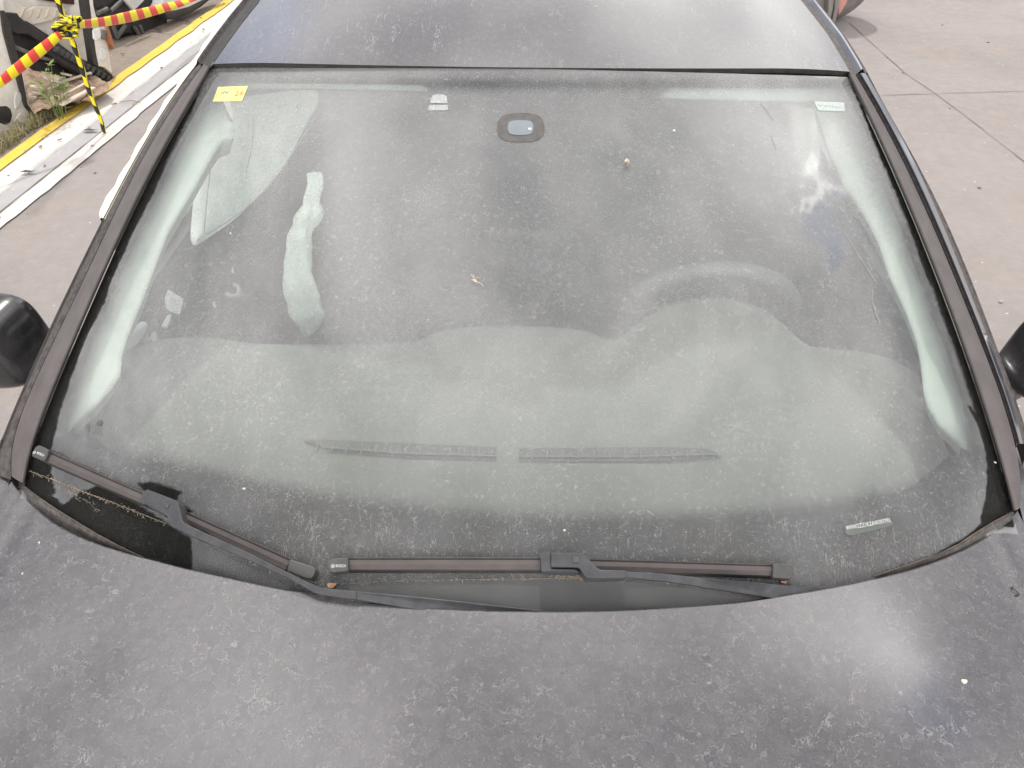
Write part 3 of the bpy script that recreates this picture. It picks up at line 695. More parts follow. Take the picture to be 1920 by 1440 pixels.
wiper('r', [(650,1045),(800,1044.5),(1010,1045),(1107,1048),(1200,1050),(1452,1058)], [(650,1069.5),(800,1069.5),(1010,1070),(1107,1071),(1200,1074),(1452,1081)],
      [(614,1054),(619,1048),(630,1046),(653,1045),(653,1070),(625,1074),(616,1070),(613,1064)], [(1450,1056),(1478,1057),(1486,1060),(1489,1066),(1488,1083),(1480,1085),(1449,1083)],
      [(1033,1036),(1090,1036),(1096,1039),(1120,1064),(1127,1068),(1174,1069),(1175,1084),(1105,1085),(1097,1082),(1090,1070),(1085,1064),(1033,1063)],
      [(1012,1040),(1018,1035),(1031,1034),(1034,1066),(1078,1067),(1086,1072),(1084,1073),(1015,1071)],
      [(1074,1043),(1086,1043),(1086,1054.5),(1074,1054.5)],
      [(1172,1070),(1180,1072),(1220,1073),(1313,1083),(1316,1084),(1316,1100),(1313,1099.5),(1250,1090),(1180,1083),(1172,1083)],
      [(1313,1082.5),(1380,1089),(1450,1095),(1561,1102),(1640,1108),(1640,1126),(1520,1128),(1450,1121),(1380,1110),(1313,1100.5)],
      ((629.5,1063.5),(648,1063.5),0.0034,(624,1061.5)))
wiper('l', [(88,843),(200,893),(320,946),(440,1000),(547,1048)], [(82,864),(200,916),(320,968),(440,1024),(537,1070)],
      [(59,855),(61,847),(66,838),(72,834),(82,838),(91,843),(88,855),(82,864.5),(70,860)], [(543,1048),(575,1058),(588,1063),(592,1068),(588,1079),(583,1086),(573,1085),(537,1071)],
      [(283,920),(330,938),(334,944),(342,976),(346,981),(379,996),(371,1011),(322,988),(317,984),(312,967),(268,944)],
      [(262,941),(266,926),(276,917),(284,921),(272,946),(306,961),(312,968),(310,970)],
      [(309,941),(317.5,945),(314,954),(305.5,950)],
      [(378,996),(470,1038),(567,1087),(600,1101),(640,1106),(669,1108),(668,1124),(640,1121),(600,1115),(586,1110),(540,1084),(450,1043),(370,1010)],
      [(667,1108),(800,1120),(900,1131),(1008,1143),(1060,1150),(1060,1160),(1005,1154),(793,1145),(665,1124)],
      ((68.5,850.5),(81,856.2),0.0034,(64.5,848.3)))

# ------------------------------------------------------------------ labels and marks on the pane
def decal(name, pts, off, mt_, sub_of=None, n=None):
    P = hitpts(pts, glass_h, off); Q = P-np.array([0, -0.45, 0.89])*0.0006
    area = sum(p[0]*q[1]-q[0]*p[1] for p, q in zip(pts, pts[1:]+pts[:1]))
    if area > 0: P, Q = P[::-1], Q[::-1]
    o = MB().prism(P, Q).build(name, mt_)
    if sub_of: o.parent = sub_of
    else: adopt(o)
    return o
M['st_yellow'] = simple('yellow_sticker', (0.80, 0.74, 0.22), (0.74, 0.70, 0.25), 40, 0.6)
M['st_purple'] = simple('violet_ink', (0.17, 0.13, 0.28), None, 40, 0.6); M['st_orange'] = simple('orange_ink', (0.62, 0.30, 0.13), None, 40, 0.6)
M['st_olive'] = simple('olive_ink', (0.40, 0.36, 0.16), None, 40, 0.6)
M['st_pale'], t_, o_ = newmat('clear_label'); tr_m = t_.add('ShaderNodeBsdfTransparent'); m_ = t_.add('ShaderNodeMixShader'); m_.inputs[0].default_value = 0.3
t_.l.new(tr_m.outputs[0], m_.inputs[1]); t_.l.new(pbsdf(t_, (0.72, 0.78, 0.75), 0.4), m_.inputs[2]); t_.l.new(m_.outputs[0], o_.inputs[0])
M['st_line'] = simple('grey_green_ink', (0.35, 0.42, 0.41), None, 40, 0.6)
M['vin'] = simple('plate_window', (0.11, 0.12, 0.108), (0.09, 0.10, 0.09), 60, 0.6)
UPN = (0, -0.45, 0.89)
s = decal('inspection_sticker', [(409,163),(465,161.5),(453.5,189),(399,190)], 0.0014, M['st_yellow']); s['label'] = 'yellow inspection sticker reading 26'
P = lambda x, y: G(x, y, 0.0017)
text('print', '26', (438.5,180), (456,178.5), 0.0105, M['st_orange'], s, P, UPN)
text('print', 'ilv', (414,176.5), (428.5,175.2), 0.0075, M['st_purple'], s, P, UPN)
text('print', '1692', (403.5,186.5), (411.5,171.5), 0.0035, M['st_olive'], s, P, UPN)
dsh = MB()
for k in range(11):
    if k == 6: continue
    A = Vector(P(414+k*4.4, 165.8-k*0.12)); dsh.box(A, (0.0022, 0.0010, 0.0003))
dsh.build('print', M['st_olive'], s); dsh = MB()
for (x, y, q) in [(417,181,1.4),(418,184,1.2),(441,184.5,2.0),(445,183,1.6),(448,184.8,1.8),(443,187,1.6),(436.5,187.6,.9)]:
    dsh.box(Vector(P(x, y)), (0.0012*q, 0.0009*q, 0.0003))
    if (x, y) == (418, 184): dsh.build('print', M['st_olive'], s); dsh = MB()
dsh.build('print', M['st_olive'], s)
s2 = decal('clear_label', [(1527,190),(1583,192),(1585,209),(1534,207)], 0.0014, M['st_pale'])
ln = MB()
MB().tube([P(1524.5,188), P(1534,207), P(1584.5,209), P(1582,200)], 0.0004, 5).build('label_outline', M['st_line'], s2)
for k in range(13):
    ln.box(Vector(P(1533+k*3.4, 196.2+k*0.35))+Vector((0, 0, .0004)), (0.0016 if k % 3 else 0.0008, 0.0022, 0.0003))
ln.build('print', M['st_line'], s2)
v = decal('number_window', smooth_poly([(1584,988),(1600,985),(1640,979),(1672,975),(1676,984),(1665,988.5),(1640,994),(1610,1001.5),(1594,1005),(1584,1000)], 1, True).tolist(), 0.0012, M['vin'])
text('number', 'WVWZZZ1KZAW397793', (1587.5,994), (1670.5,979), 0.0058, M['ink_white'], v, P, UPN)
# maker's etching near the lower corner
et = MB(); c0 = Vector(P(187.5,793.5)); ex = Vector((1, 0.35, 0)).normalized(); nn_ = Vector(UPN).normalized(); ey = nn_.cross(ex)
et.tube([c0+(ex*math.cos(a)+ey*math.sin(a))*0.0042 for a in np.linspace(0, 6.283, 20)], 0.0004, 4, False)
et.tube([c0+ex*-.0025+ey*.003, c0+ey*-.001, c0+ex*.0025+ey*.003], 0.0004, 4); et.tube([c0+ex*-.0035+ey*0, c0+ex*-.0018+ey*-.0035, c0+ey*0, c0+ex*.0018+ey*-.0035, c0+ex*.0035], 0.0004, 4)
for r_ in range(4):
    for k in range(7):
        if random.random() < 0.2: continue
        et.box(Vector(P(170+k*3.5+(3-r_)*1.2, 796+r_*4.6+k*0.9)), (0.0018*random.uniform(.5, 1.1), 0.0011, 0.0003))
for y_ in (799, 806): et.tube([Vector(P(164.5, y_+.4*y_*0))+(ex*math.cos(a)+ey*math.sin(a))*0.0028 for a in np.linspace(0, 6.283, 14)], 0.0003, 4, False)
adopt(et.build('etched_mark', M['cap']))
M['seam_pale'] = simple('pale_scratch', (0.42, 0.42, 0.41), None, 50, 0.8)
# thin pale scratches
for pts in ([(1636,545),(1634,560),(1641,582),(1649,606)],[(1581,432),(1600,462),(1621,495),(1643,530)],[(1425,192),(1437,206),(1450,225)],[(1446,255),(1452,272),(1456,281)]):
    adopt(MB().tube([P(*q) for q in smooth_poly(pts, 2)], 0.0004, 5).build('scratch', M['seam_pale']))
# mirror foot and sensor seen through the top of the pane
def rrect(x0, y0, x1, y1, r=10, taper=0):
    return [tuple(p) for p in smooth_poly([(x0+r, y0), (x1-r, y0), (x1, y0+r), (x1+taper, y1-r), (x1-r, y1), (x0+r, y1), (x0-taper, y1-r), (x0, y0+r)], 2, True)]
M['dot_cover'] = simple('dotted_pale_cover', (0.50, 0.52, 0.51), (0.16, 0.16, 0.16), 700, 0.7)
M['ring'] = simple('mirror_foot_plastic', (0.040, 0.036, 0.035), (0.075, 0.068, 0.066), 90, 0.6)
mfoot = slab('mirror_foot', rrect(933, 212, 1020, 266, 14, 2), glass_h, 0.0012, 0.0006, M['ring'], None, 0); adopt(mfoot)
sn = slab('sensor_window', rrect(952, 225, 1000, 253, 7, 0), glass_h, 0.0018, 0.0008, M['chrome'], None, 0); sn.parent = mfoot
sl = slab('sensor_light', [(990.5,239.5),(996.5,239.5),(996.5,243),(990.5,243)], glass_h, 0.0022, 0.0016, M['fluff'], None, 0); sl.parent = mfoot
for q_ in ([(807,190),(810,180),(815,177),(833,177),(838,181),(839,193),(807,193)], [(804,197),(840,197),(840,206),(803,207)]):
    adopt(slab('sensor_cover', q_, glass_h, 0.0010, 0.0004, M['dot_cover'], None, 0))
bkt = MB().prism(hitpts(rrect(940, 218, 1012, 262, 12), glass_h, -0.006), hitpts(rrect(940, 218, 1012, 262, 12), glass_h, -0.05)); adopt(bkt.build('mirror_stalk', M['cabin']))

# ------------------------------------------------------------------ interior
DB = [(205,735),(222,700),(228,664),(262,648),(300,636),(340,632),(400,633),(440,640),(475,645),(600,646),(760,645),(800,632),(830,616),(940,610),(1060,614),(1105,621),(1135,636),(1155,638),(1172,626),(1200,602),(1240,577),(1290,560),(1350,556),(1400,566),(1440,585),(1475,612),(1500,638),(1520,651),(1560,654),(1610,658),(1660,668),(1700,688),(1724,704),(1740,760)]
dbp = smooth_poly(DB, 1)
hood = np.exp(-((dbp[:, 0]-1340)/150)**4); bump_c = np.exp(-((dbp[:, 0]-960)/150)**4)
back = np.array([hz(p[0], p[1], 0.955+0.05*h+0.015*c) for p, h, c in zip(dbp, hood, bump_c)])
back = resample(back, 160); rows = []
for k in np.linspace(0, 1, 60):
    front = np.stack([back[:, 0]*1.0, 0.075+0.28*(np.abs(back[:, 0])/0.7)**2.2, np.full(160, 0.945)-0.02*np.abs(back[:, 0])], 1)
    e = k**1.0; q = front*(1-e)+back*e
    q[:, 2] = front[:, 2]*(1-k)+back[:, 2]*k+(back[:, 2]-0.955)*0*k
    q[:, 2] = 0.945+(back[:, 2]-0.945)*np.clip((k-0.35)/0.65, 0, 1)**1.6 - 0.02*np.abs(back[:, 0])*(1-k)
    rows.append(q)
rows.append(back+np.array([0, 0.006, -0.006])); rows.append(back+np.array([0, 0.004, -0.10])); rows.append(back+np.array([0, -0.12, -0.35]))
dash = adopt(mk('dashboard', np.concatenate(rows), grid_faces(160, len(rows)), M['dash'], smooth=True))
def dz(px, py, o=0.0): return hz(px, py, 0.9455+o)
for vp in ([(570,826),(600,824),(930,838),(931,864),(760,857),(640,846)], [(972,840),(1250,838),(1330,842),(1352,854),(1250,864),(973,866)]):
    vm = MB().prism([dz(*p, 0.0015) for p in vp][::-1], [dz(*p, -0.01) for p in vp][::-1]); vo = vm.build('defroster_vent', M['vent']); vo.parent = dash
    fl = MB(); xs_ = [p[0] for p in vp]
    n_ = 12
    for k in range(n_):
        x = min(xs_)+25+(max(xs_)-min(xs_)-30)*k/n_
        top_ = 828+(x-600)*0.032 if x < 940 else 841; fl.box(Vector(dz(x, top_+12, 0.003)), (0.002, 0.018, 0.003))
    A = [dz(*p, 0.004) for p in ([(600,838),(760,850),(930,855)] if xs_[0] < 900 else [(973,856),(1200,856),(1340,851)])]
    fl.tube(A, 0.0016, 6)
    fo = fl.build('vent_fin', M['dash']); fo.parent = vo
# steering wheel
sw = MB(); C0 = hy(1325, 588, 0.80); C0 = Vector(C0); tilt = R(27); ex = Vector((1, 0, 0)); ey = Vector((0, math.sin(tilt), math.cos(tilt)))
ey = Vector((0, -0.42, 0.91)).normalized()
sw.tube([C0+(ex*math.cos(a)+ey*math.sin(a))*0.172 for a in np.linspace(0, 2*math.pi, 49)], 0.0155, 10, False)
swo = adopt(sw.build('steering_wheel', M['wheelrim'], smooth=True))
hub = MB().tube([C0, C0+Vector((0, -0.03, -0.02))], 0.07, 20); hub.tube([C0-ex*0.17, C0+ex*0.17], 0.014, 8); hub.tube([C0, C0-ey*0.17], 0.014, 8)
h_ = hub.build('hub', M['cabin']); h_.parent = swo
# inner pillar trims
def shift(pts, dx, dy=0): return [(x+dx, y+dy) for x, y in pts]
Lt_o = [(385,188),(360,215),(335,262),(308,305),(285,350),(262,394),(240,440),(218,486),(206,520),(183,569),(152,639),(130,708),(112,765),(108,800),(120,830)]
Lt_i = [(418,190),(428,212),(441,236),(440,254),(418,262),(404,282),(380,324),(366,350),(316,434),(270,556),(240,630),(228,667),(227,701),(208,729),(180,760),(139,800)]
def trim(o_, i_, sgn):
    a = resample(rail(o_, -0.026), 80); c = resample(hitpts(i_, glass_h, -0.045), 80); b = a*0.55+c*0.45+np.array([0, 0, 0.004]); d = c+np.array([-sgn*-0.03, 0.03, -0.05])
    return adopt(loft([a, b, c, d], 80, 'pillar_trim', M['trim_pale'], sub=4, resam=False))
trim(Lt_o, Lt_i, -1)
Rt_o = [(1592,175),(1600,200),(1625,250),(1647,300),(1660,320),(1680,370),(1700,420),(1720,470),(1737,520),(1745,540),(1762,586),(1780,632),(1796,677),(1811,723),(1822,760),(1832,802),(1836,835),(1822,858)]
Rt_i = [(1520,185),(1535,225),(1556,290),(1582,347),(1621,405),(1646,454),(1668,520),(1700,590),(1718,640),(1727,687),(1731,733),(1739,762),(1759,796),(1782,818),(1800,838)]
trim(Rt_o, Rt_i, 1)
# headliner edge and lining
hl0 = hitpts([(405,155),(600,152),(990,152),(1300,156),(1590,162)], glass_h, -0.02); hl1 = hitpts([(405,168),(600,166),(990,176),(1300,186),(1590,192)], glass_h, -0.035)
hl2 = hl1+np.array([0, 0.05, -0.0])
M['lining'] = simple('pale_lining', (0.40, 0.435, 0.40), (0.36, 0.40, 0.36), 5, 0.9)
adopt(loft([hl0, hl1, hl2], 60, 'headliner', M['lining'], sub=2))
yl = np.linspace(0.93, 2.7, 20)
adopt(loft([np.array([(s_*0.60, y, 1.27) for y in yl]) if abs(s_) == 1 else np.array([(0.0, y, 1.35) for y in yl]) for s_ in (-1, 0, 1)], 20, 'roof_lining', M['lining'], sub=4))
cab = MB().box((0, 1.6, 0.30), (1.5, 3.0, 0.02)); cab.box((0, 2.95, 0.75), (1.4, 0.02, 0.9)); cab.box((0, 0.25, 0.6), (1.5, 0.02, 0.5))
for s_ in (-1, 1): cab.box((s_*0.77, 1.75, 0.64), (0.03, 2.3, 0.62))
adopt(cab.build('cabin_lining', M['cabin']))
for s_ in (-1, 1):
    st = MB().box((s_*0.36, 1.25, 0.5), (0.48, 0.5, 0.2)); st.box((s_*0.36, 1.58, 0.80), (0.46, 0.14, 0.60), Matrix.Rotation(R(-18), 3, 'X'))
    so_ = adopt(st.build('seat', M['cabin'], bevel=0.05))
    hd = MB().box((s_*0.36, 1.70, 1.18), (0.26, 0.10, 0.17)).build('headrest', M['cabin'], bevel=0.04); hd.parent = so_
# door-post cover, pale
bp = [(1470,190),(1500,188),(1517,225),(1526,290),(1528,322),(1522,334),(1503,335),(1495,325),(1483,260)]
pl = ((0.50, 1.20, 1.2), (-0.6, -0.8, 0))
Pq = [hplane(x, y, *pl) for x, y in bp]
adopt(MB().prism(Pq[::-1], [p+np.array([0.03, 0.06, 0]) for p in Pq[::-1]]).build('door_post_cover', M['trim_pale'], bevel=0.008))
# side curtain airbag hanging over the passenger side
PLN = ((-0.50, 1.02, 1.15), (0.52, -0.66, 0.54))
Lc = [(425,172),(440,215),(440,252),(405,285),(375,330),(364,350),(361,380),(359,420),(356,448),(362,460)]
Rc = [(594,172),(599,195),(583,215),(560,265),(535,308),(508,343),(475,378),(440,412),(400,440),(366,462)]
def patch(L_, R_, nu, nv, plane, amp, name, mat, seed=0, th=0.004):
    L2 = resample(smooth_poly(L_, 1), nv); R2 = resample(smooth_poly(R_, 1), nv); nrm = Vector(plane[1]).normalized(); V = []
    for j in range(nv):
        for i in range(nu):
            k = i/(nu-1); p = L2[j]*(1-k)+R2[j]*k; q = Vector(hplane(p[0], p[1], *plane))
            e = min(1, 6*min(k, 1-k))
            h = noise.noise(Vector((q.x*9+seed, q.y*5, q.z*11)))*amp+noise.noise(Vector((q.x*30, q.y*22+seed, q.z*26)))*amp*0.35
            V.append(q+nrm*(h+0.02*math.sin(k*math.pi)))
    V2 = [v-nrm*th for v in V]; Fc = [tuple(f) for f in grid_faces(nu, nv)]
    n_ = len(V)
    F2 = [tuple(i+n_ for i in f[::-1]) for f in Fc]
    return mk(name, V+V2, Fc+F2, mat, None, True)
cb = adopt(patch(Lc, Rc, 50, 70, PLN, 0.020, 'curtain_airbag', M['cloth'], 2))
seam = MB()
for pts in ([(393,300),(388,340),(383,385),(378,440)], [(592,225),(560,280),(512,350),(450,410),(372,457)], [(470,230),(468,280),(455,330)]):
    if pts[0][0] == 592: pts = [(x-7, y-3) for x, y in pts]
    seam.tube([Vector(hplane(x, y, *PLN))+Vector(PLN[1]).normalized()*0.030 for x, y in smooth_poly(pts, 2)], 0.0012, 5)
M['seam'] = simple('seam_thread', (0.30, 0.33, 0.31), None, 50, 0.8)
so2 = seam.build('seam', M['seam']); so2.parent = cb
# emptied front airbag, a crumpled hanging sleeve
aL = smooth_poly([(579,326),(579,350),(571,375),(556,402),(543,430),(538,480),(535,520),(533,556),(543,572),(545,600),(563,616),(572,630)], 2)
aR = smooth_poly([(601,324),(603,350),(598,375),(599,400),(588,428),(586,470),(585,495),(584,515),(593,540),(603,575),(600,602),(590,622),(580,631)], 2)
aL = resample(aL, 90); aR = resample(aR, 90); V = []; KK = 28
for j in range(90):
    A = Vector(hy(*aL[j], 0.80)); B = Vector(hy(*aR[j], 0.80)); c = (A+B)/2; r_ = (B-A).length/2; ex_ = (B-A).normalized(); ez = Vector((0, -0.8, 0.6))
    for i in range(KK):
        a = 2*math.pi*i/KK; q = c+ex_*math.cos(a)*r_+ez*math.sin(a)*min(r_*0.75, 0.03)
        tw_ = math.sin(a*3+j*0.11+2*noise.noise(Vector((0, j*0.06, 5))))*0.0035+noise.noise(Vector((q.x*28+a*0.4, j*0.07, q.z*14)))*0.010+noise.noise(Vector((math.cos(a)*2, math.sin(a)*2, j*0.13)))*0.005
        V.append(q+(q-c).normalized()*tw_*min(1, r_/0.02))
adopt(mk('front_airbag', V, [(j*KK+i, j*KK+(i+1) % KK, (j+1)*KK+(i+1) % KK, (j+1)*KK+i) for j in range(89) for i in range(KK)], M['cloth'], smooth=True))
# slack curtain airbag squeezed out over the window frame on the far side
Dl = np.vstack([DL[-1][DL[-1][:, 1] < 2.6][::-1], f_side[-1]]); Dl = Dl[np.argsort(-Dl[:, 1])]; Dl = resample(Dl, 320)
dpx, dpy = project(Dl); sel = dpy < 412; Dl = Dl[sel]; dpx = dpx[sel]; dpy = dpy[sel]; rows = []
for k, (P_, y_) in enumerate(zip(Dl, dpy)):
    wpx = np.interp(y_, [-400, -40, 61, 107, 153, 212, 275, 302, 346, 372, 390, 402, 411], [18, 16, 16, 13, 11, 12, 12, 12, 14, 17, 19, 12, 1])
    wm = wpx*float((P_-CAM)@CF)/F_PX; wv = 0.0015*math.sin(k*0.9)+0.002*noise.noise(Vector((k*0.3, 1, 1)))
    a_ = P_+np.array([0.006, 0, -0.008]); b_ = P_+np.array([-0.001, 0, -0.004])
    rows.append([a_, b_, b_+np.array([-wm*0.6, 0, 0.003]), b_+np.array([-wm-wv, 0, 0.000]), b_+np.array([-wm*0.9, 0, -0.05-wv*3]), b_+np.array([0.01, 0, -0.09])])
rows = np.array(rows); adopt(mk('window_airbag', rows.reshape(-1, 3), grid_faces(6, len(rows)), M['cloth_old'], smooth=True))
# barcode tag and small scraps on the passenger seat side
bt_ = MB(); tagp = [(315,543),(320,545),(328,551),(335,555),(343,560),(340,575),(336,590),(328,587),(317,583),(312,578),(309,565),(309,558)]
TP = ((-0.45, 0.72, 0.95), (0.2, -0.8, 0.5))
Pt = [hplane(x, y, *TP) for x, y in tagp]
bar = tag(bt_.prism(Pt[::-1], [p+np.array([0, 0.002, -0.002]) for p in Pt[::-1]]).build('barcode_tag', M['fluff']), 'small white tag with a barcode hanging behind the dusty windscreen', 'tag')
bm_ = MB()
for k in range(8):
    a = np.array([319-k*0.65, 558+k*2.7]); b = a+np.array([12.5-k*0.1, 5.2])
    bm_.tube([hplane(*a, (-0.45, 0.7195, 0.95), TP[1]), hplane(*b, (-0.45, 0.7195, 0.95), TP[1])], 0.0007 if k % 3 else 0.0011, 4)
for (x, y) in [(336,563),(333,571),(332,579),(330,584),(315,552),(312,564)]: bm_.box(Vector(hplane(x, y, (-0.45, 0.7195, 0.95), TP[1])), (0.002, 0.002, 0.002))
bo = bm_.build('bars', M['st_line']); bo.parent = bar
scrap_mat = simple('milky_scrap', (0.22, 0.25, 0.245), (0.19, 0.22, 0.21), 20, 0.8)
beige = simple('beige_scrap', (0.20, 0.19, 0.15), (0.17, 0.16, 0.13), 60, 0.8)
def floor_piece(name, pts, mt_, label, cat, z=0.80, th=0.004, grp=None):
    P_ = [hz(x, y, z) for x, y in pts]
    o = MB().prism(P_[::-1], [p-np.array([0, 0, th]) for p in P_[::-1]]).build(name, mt_, bevel=0.001)
    return tag(o, label, cat, grp)
floor_piece('plastic_scrap', smooth_poly([(262,602),(275,603),(276,612),(265,632),(252,648),(238,656),(232,650),(245,622)], 1, True).tolist(), scrap_mat, 'long milky plastic scrap lying at the passenger end of the dashboard', 'scrap', 0.965)
floor_piece('plastic_scrap', smooth_poly([(284,622),(292,620),(296,632),(290,643),(282,634)], 1, True).tolist(), scrap_mat, 'small rounded milky scrap beside the passenger end of the dashboard', 'scrap', 0.968)
floor_piece('plastic_scrap', [(312,592),(321,588),(319,600),(313,613),(302,612)], scrap_mat, 'torn milky scrap just below the barcode tag', 'scrap', 0.93)
floor_piece('oval_disc', smooth_poly([(433,502),(438,501),(440,510),(437,514),(434,511)], 2, True).tolist(), beige, 'tiny pale oval disc above the beige ring inside the car', 'disc', 0.85)
floor_piece('oval_disc', smooth_poly([(398,564),(403,566),(407,573),(404,577),(399,574)], 2, True).tolist(), beige, 'tiny pale oval disc below and left of the beige ring inside the car', 'disc', 0.85)
rg = MB(); rpts = [(438,534),(446,538),(449,545),(447,552),(441,556),(432,555),(426,551)]
rg.tube([hz(x, y, 0.85) for x, y in smooth_poly(rpts, 2)], 0.0055, 8)
tag(rg.build('cable_ring', beige, smooth=True), 'beige open ring lying on the dark passenger seat', 'ring')
# ------------------------------------------------------------------ ground and kerb
def ground_mat(name, a, b, c, specks=True, cracks=0.0, scale=1.0, orange=False):
    mt, t, out = newmat(name); o = t.obj()
    n1 = t.ramp(t.noise(o, 1.1*scale, 5, 0.6), 0.3, 0.7); n2 = t.ramp(t.noise(o, 14*scale, 6, 0.7), 0.35, 0.65)
    cc_ = t.mix(n1, a, b); cc_ = t.mix(t.math('MULTIPLY', n2, 0.5), cc_, c)
    stn = t.ramp(t.noise(t.warp(o, 1.5, 0.6), 0.9*scale, 6, 0.7), 0.45, 0.70); cc_ = t.mix(t.math('MULTIPLY', stn, 0.42), cc_, tuple(k*0.62 for k in a))
    f = t.noise(o, 160, 3, 0.7); cc_ = t.mix(t.math('MULTIPLY', t.ramp(f, 0.35, 0.7), 0.30), cc_, tuple(k*0.72 for k in a))
    if specks:
        v = t.voro(t.warp(t.scalev(o, (1, 1.6, 1)), 9, 0.05), 13, 'F1'); sp_ = t.ramp(v, 0.03, 0.10, 1, 0); sp_ = t.math('MULTIPLY', sp_, t.ramp(t.noise(o, 5, 2), 0.5, 0.56))
        cc_ = t.mix(t.math('MULTIPLY', sp_, 0.7), cc_, (0.85, 0.80, 0.74))
        v2 = t.voro(t.vmath('ADD', t.warp(o, 7, 0.05), (3.3, 1.7, 0)), 7, 'F1'); s2_ = t.math('MULTIPLY', t.ramp(v2, 0.02, 0.07, 1, 0), t.ramp(t.noise(o, 3, 2), 0.48, 0.54))
        cc_ = t.mix(t.math('MULTIPLY', s2_, 0.6), cc_, (0.16, 0.13, 0.11))
    if orange: cc_ = t.mix(t.math('MULTIPLY', t.ramp(t.noise(o, 2.3, 4), 0.5, 0.75), 0.22), cc_, (0.31, 0.235, 0.17))
    if cracks:
        v = t.voro(t.warp(o, 2.0, 0.3), 1.1); cr = t.math('MULTIPLY', t.ramp(v, 0.003, 0.010, 1, 0), cracks); cc_ = t.mix(cr, cc_, (0.10, 0.08, 0.07))
    nm = t.bump(t.math('ADD', f, n2), 0.5, 0.004)
    t.l.new(pbsdf(t, cc_, 0.85, normal=nm), out.inputs[0]); return mt
M['conc'] = ground_mat('worn_pinkish_concrete', (0.285, 0.252, 0.238), (0.25, 0.222, 0.21), (0.33, 0.295, 0.278), orange=True)
M['conc_white'] = ground_mat('pale_concrete', (0.68, 0.63, 0.58), (0.60, 0.56, 0.52), (0.76, 0.71, 0.66))
M['conc_grey'] = ground_mat('grey_gutter', (0.38, 0.365, 0.37), (0.34, 0.33, 0.335), (0.44, 0.42, 0.42))
M['yellow'] = ground_mat('yellow_paint', (0.72, 0.50, 0.06), (0.68, 0.44, 0.05), (0.75, 0.58, 0.16), False)
M['soil'] = ground_mat('dusty_dirt', (0.26, 0.205, 0.165), (0.21, 0.17, 0.135), (0.33, 0.275, 0.22), cracks=0.8)
gx = MB().add([(-90, -90, 0), (110, -90, 0), (110, 110, 0), (-90, 110, 0)], [(0, 1, 2, 3)])
tag(gx.build('ground', M['conc']), kind='structure')
# saw-cut joints in the slab: narrow sunken lines
jt = MB()
for pts in ([(1592,42),(1640,85),(1700,140),(1760,178),(1920,302),(2050,402)], [(1655,178),(1720,176),(1920,170),(2100,165)]):
    c_ = np.array([hz(x, y, 0.004) for x, y in smooth_poly(pts, 1)]); c_ = resample(c_, 40)
    d_ = np.gradient(c_, axis=0); nrm_ = np.stack([-d_[:, 1], d_[:, 0], 0*d_[:, 0]], 1); nrm_ /= np.linalg.norm(nrm_, axis=1)[:, None]
    wv = (0.0022+0.0018*np.array([noise.noise(Vector((p[0]*4, p[1]*4, 0))) for p in c_]))[:, None]
    jit = np.array([noise.noise(Vector((p[0]*9, p[1]*9, 2))) for p in c_])[:, None]*0.006
    a_ = c_+nrm_*(wv+jit); b_ = c_+nrm_*(jit-wv); n_ = len(c_)
    jt.add(list(a_)+list(b_), [(i, i+1, n_+i+1, n_+i) for i in range(n_-1)])
M['joint'] = simple('dirt_filled_joint', (0.15, 0.125, 0.11), None, 10, 0.9)
tag(jt.build('ground_joints', M['joint']), kind='structure')
def kx(y, x0): return x0+0.0735*(y-4.0)
def strip(name, xa, xb, z, mat, wob=(0, 0), ya=-6, yb=40, n_=700):
    y = np.linspace(ya, yb, n_); V = []
    for s_, x0, wb in ((0, xa, wob[0]), (1, xb, wob[1])):
        for yy in y: V.append((kx(yy, x0)+wb*(noise.noise(Vector((yy*5+x0*7, x0, 1)))+0.5*noise.noise(Vector((yy*23, x0, 5)))), yy, z))
    return tag(mk(name, V, [(i, n_+i, n_+i+1, i+1) for i in range(n_-1)], mat), kind='structure')
strip('dirt_ground', -60, -2.77, 0.004, M['soil'])
strip('kerb_concrete', -2.77, -2.36, 0.008, M['conc_white'], (0, 0.014))
strip('gutter', -2.565, -2.455, 0.012, M['conc_grey'], (0.004, 0.006))
strip('kerb_line', -2.80, -2.722, 0.016, M['yellow'], (0.006, 0.012))
jl = MB()
for x0 in (-2.567, -2.452):
    y = np.linspace(-2, 12, 400)
    jl.add([(kx(v_, x0)-0.003+0.004*noise.noise(Vector((v_*8, x0, 3))), v_, 0.0165) for v_ in y]+[(kx(v_, x0)+0.002+0.004*noise.noise(Vector((v_*11, x0, 7))), v_, 0.0165) for v_ in y], [(i, 400+i, 401+i, i+1) for i in range(399)])
tag(jl.build('kerb_joints', simple('faint_joint', (0.34, 0.31, 0.28), None, 10, 0.9)), kind='structure')

# ------------------------------------------------------------------ cut-up white van behind the kerb
VP0 = np.array([-2.93, 4.0, 0.0]); VN = np.array([1.0, -0.30, 0.0]); VN = VN/np.linalg.norm(VN)
Z8 = 240/1234.0
def vpx(pts): return [(x*Z8, y*Z8) for x, y in pts]
def vslab(name, pts, mt_, depth=0.0, th=0.06, parent=None, bev=0.006, P0=VP0, N=VN, px=True):
    q = vpx(pts) if px else pts
    A = [hplane(x, y, P0-N*depth, N) for x, y in q]; B = [p-N*th for p in A]
    area = sum(p[0]*r[1]-r[0]*p[1] for p, r in zip(q, q[1:]+q[:1]))
    if area > 0: A, B = A[::-1], B[::-1]
    o = MB().prism(A, B).build(name, mt_, parent, bevel=bev)
    return o
van = tag(empty('wrecked_van', (-3.3, 4.2, 0)), 'cut-open white van shell with rusty floor beyond the yellow kerb line', 'van')
def vad(o):
    o.parent = van; o.matrix_parent_inverse = Matrix.Translation(-Vector(van.location)); return o
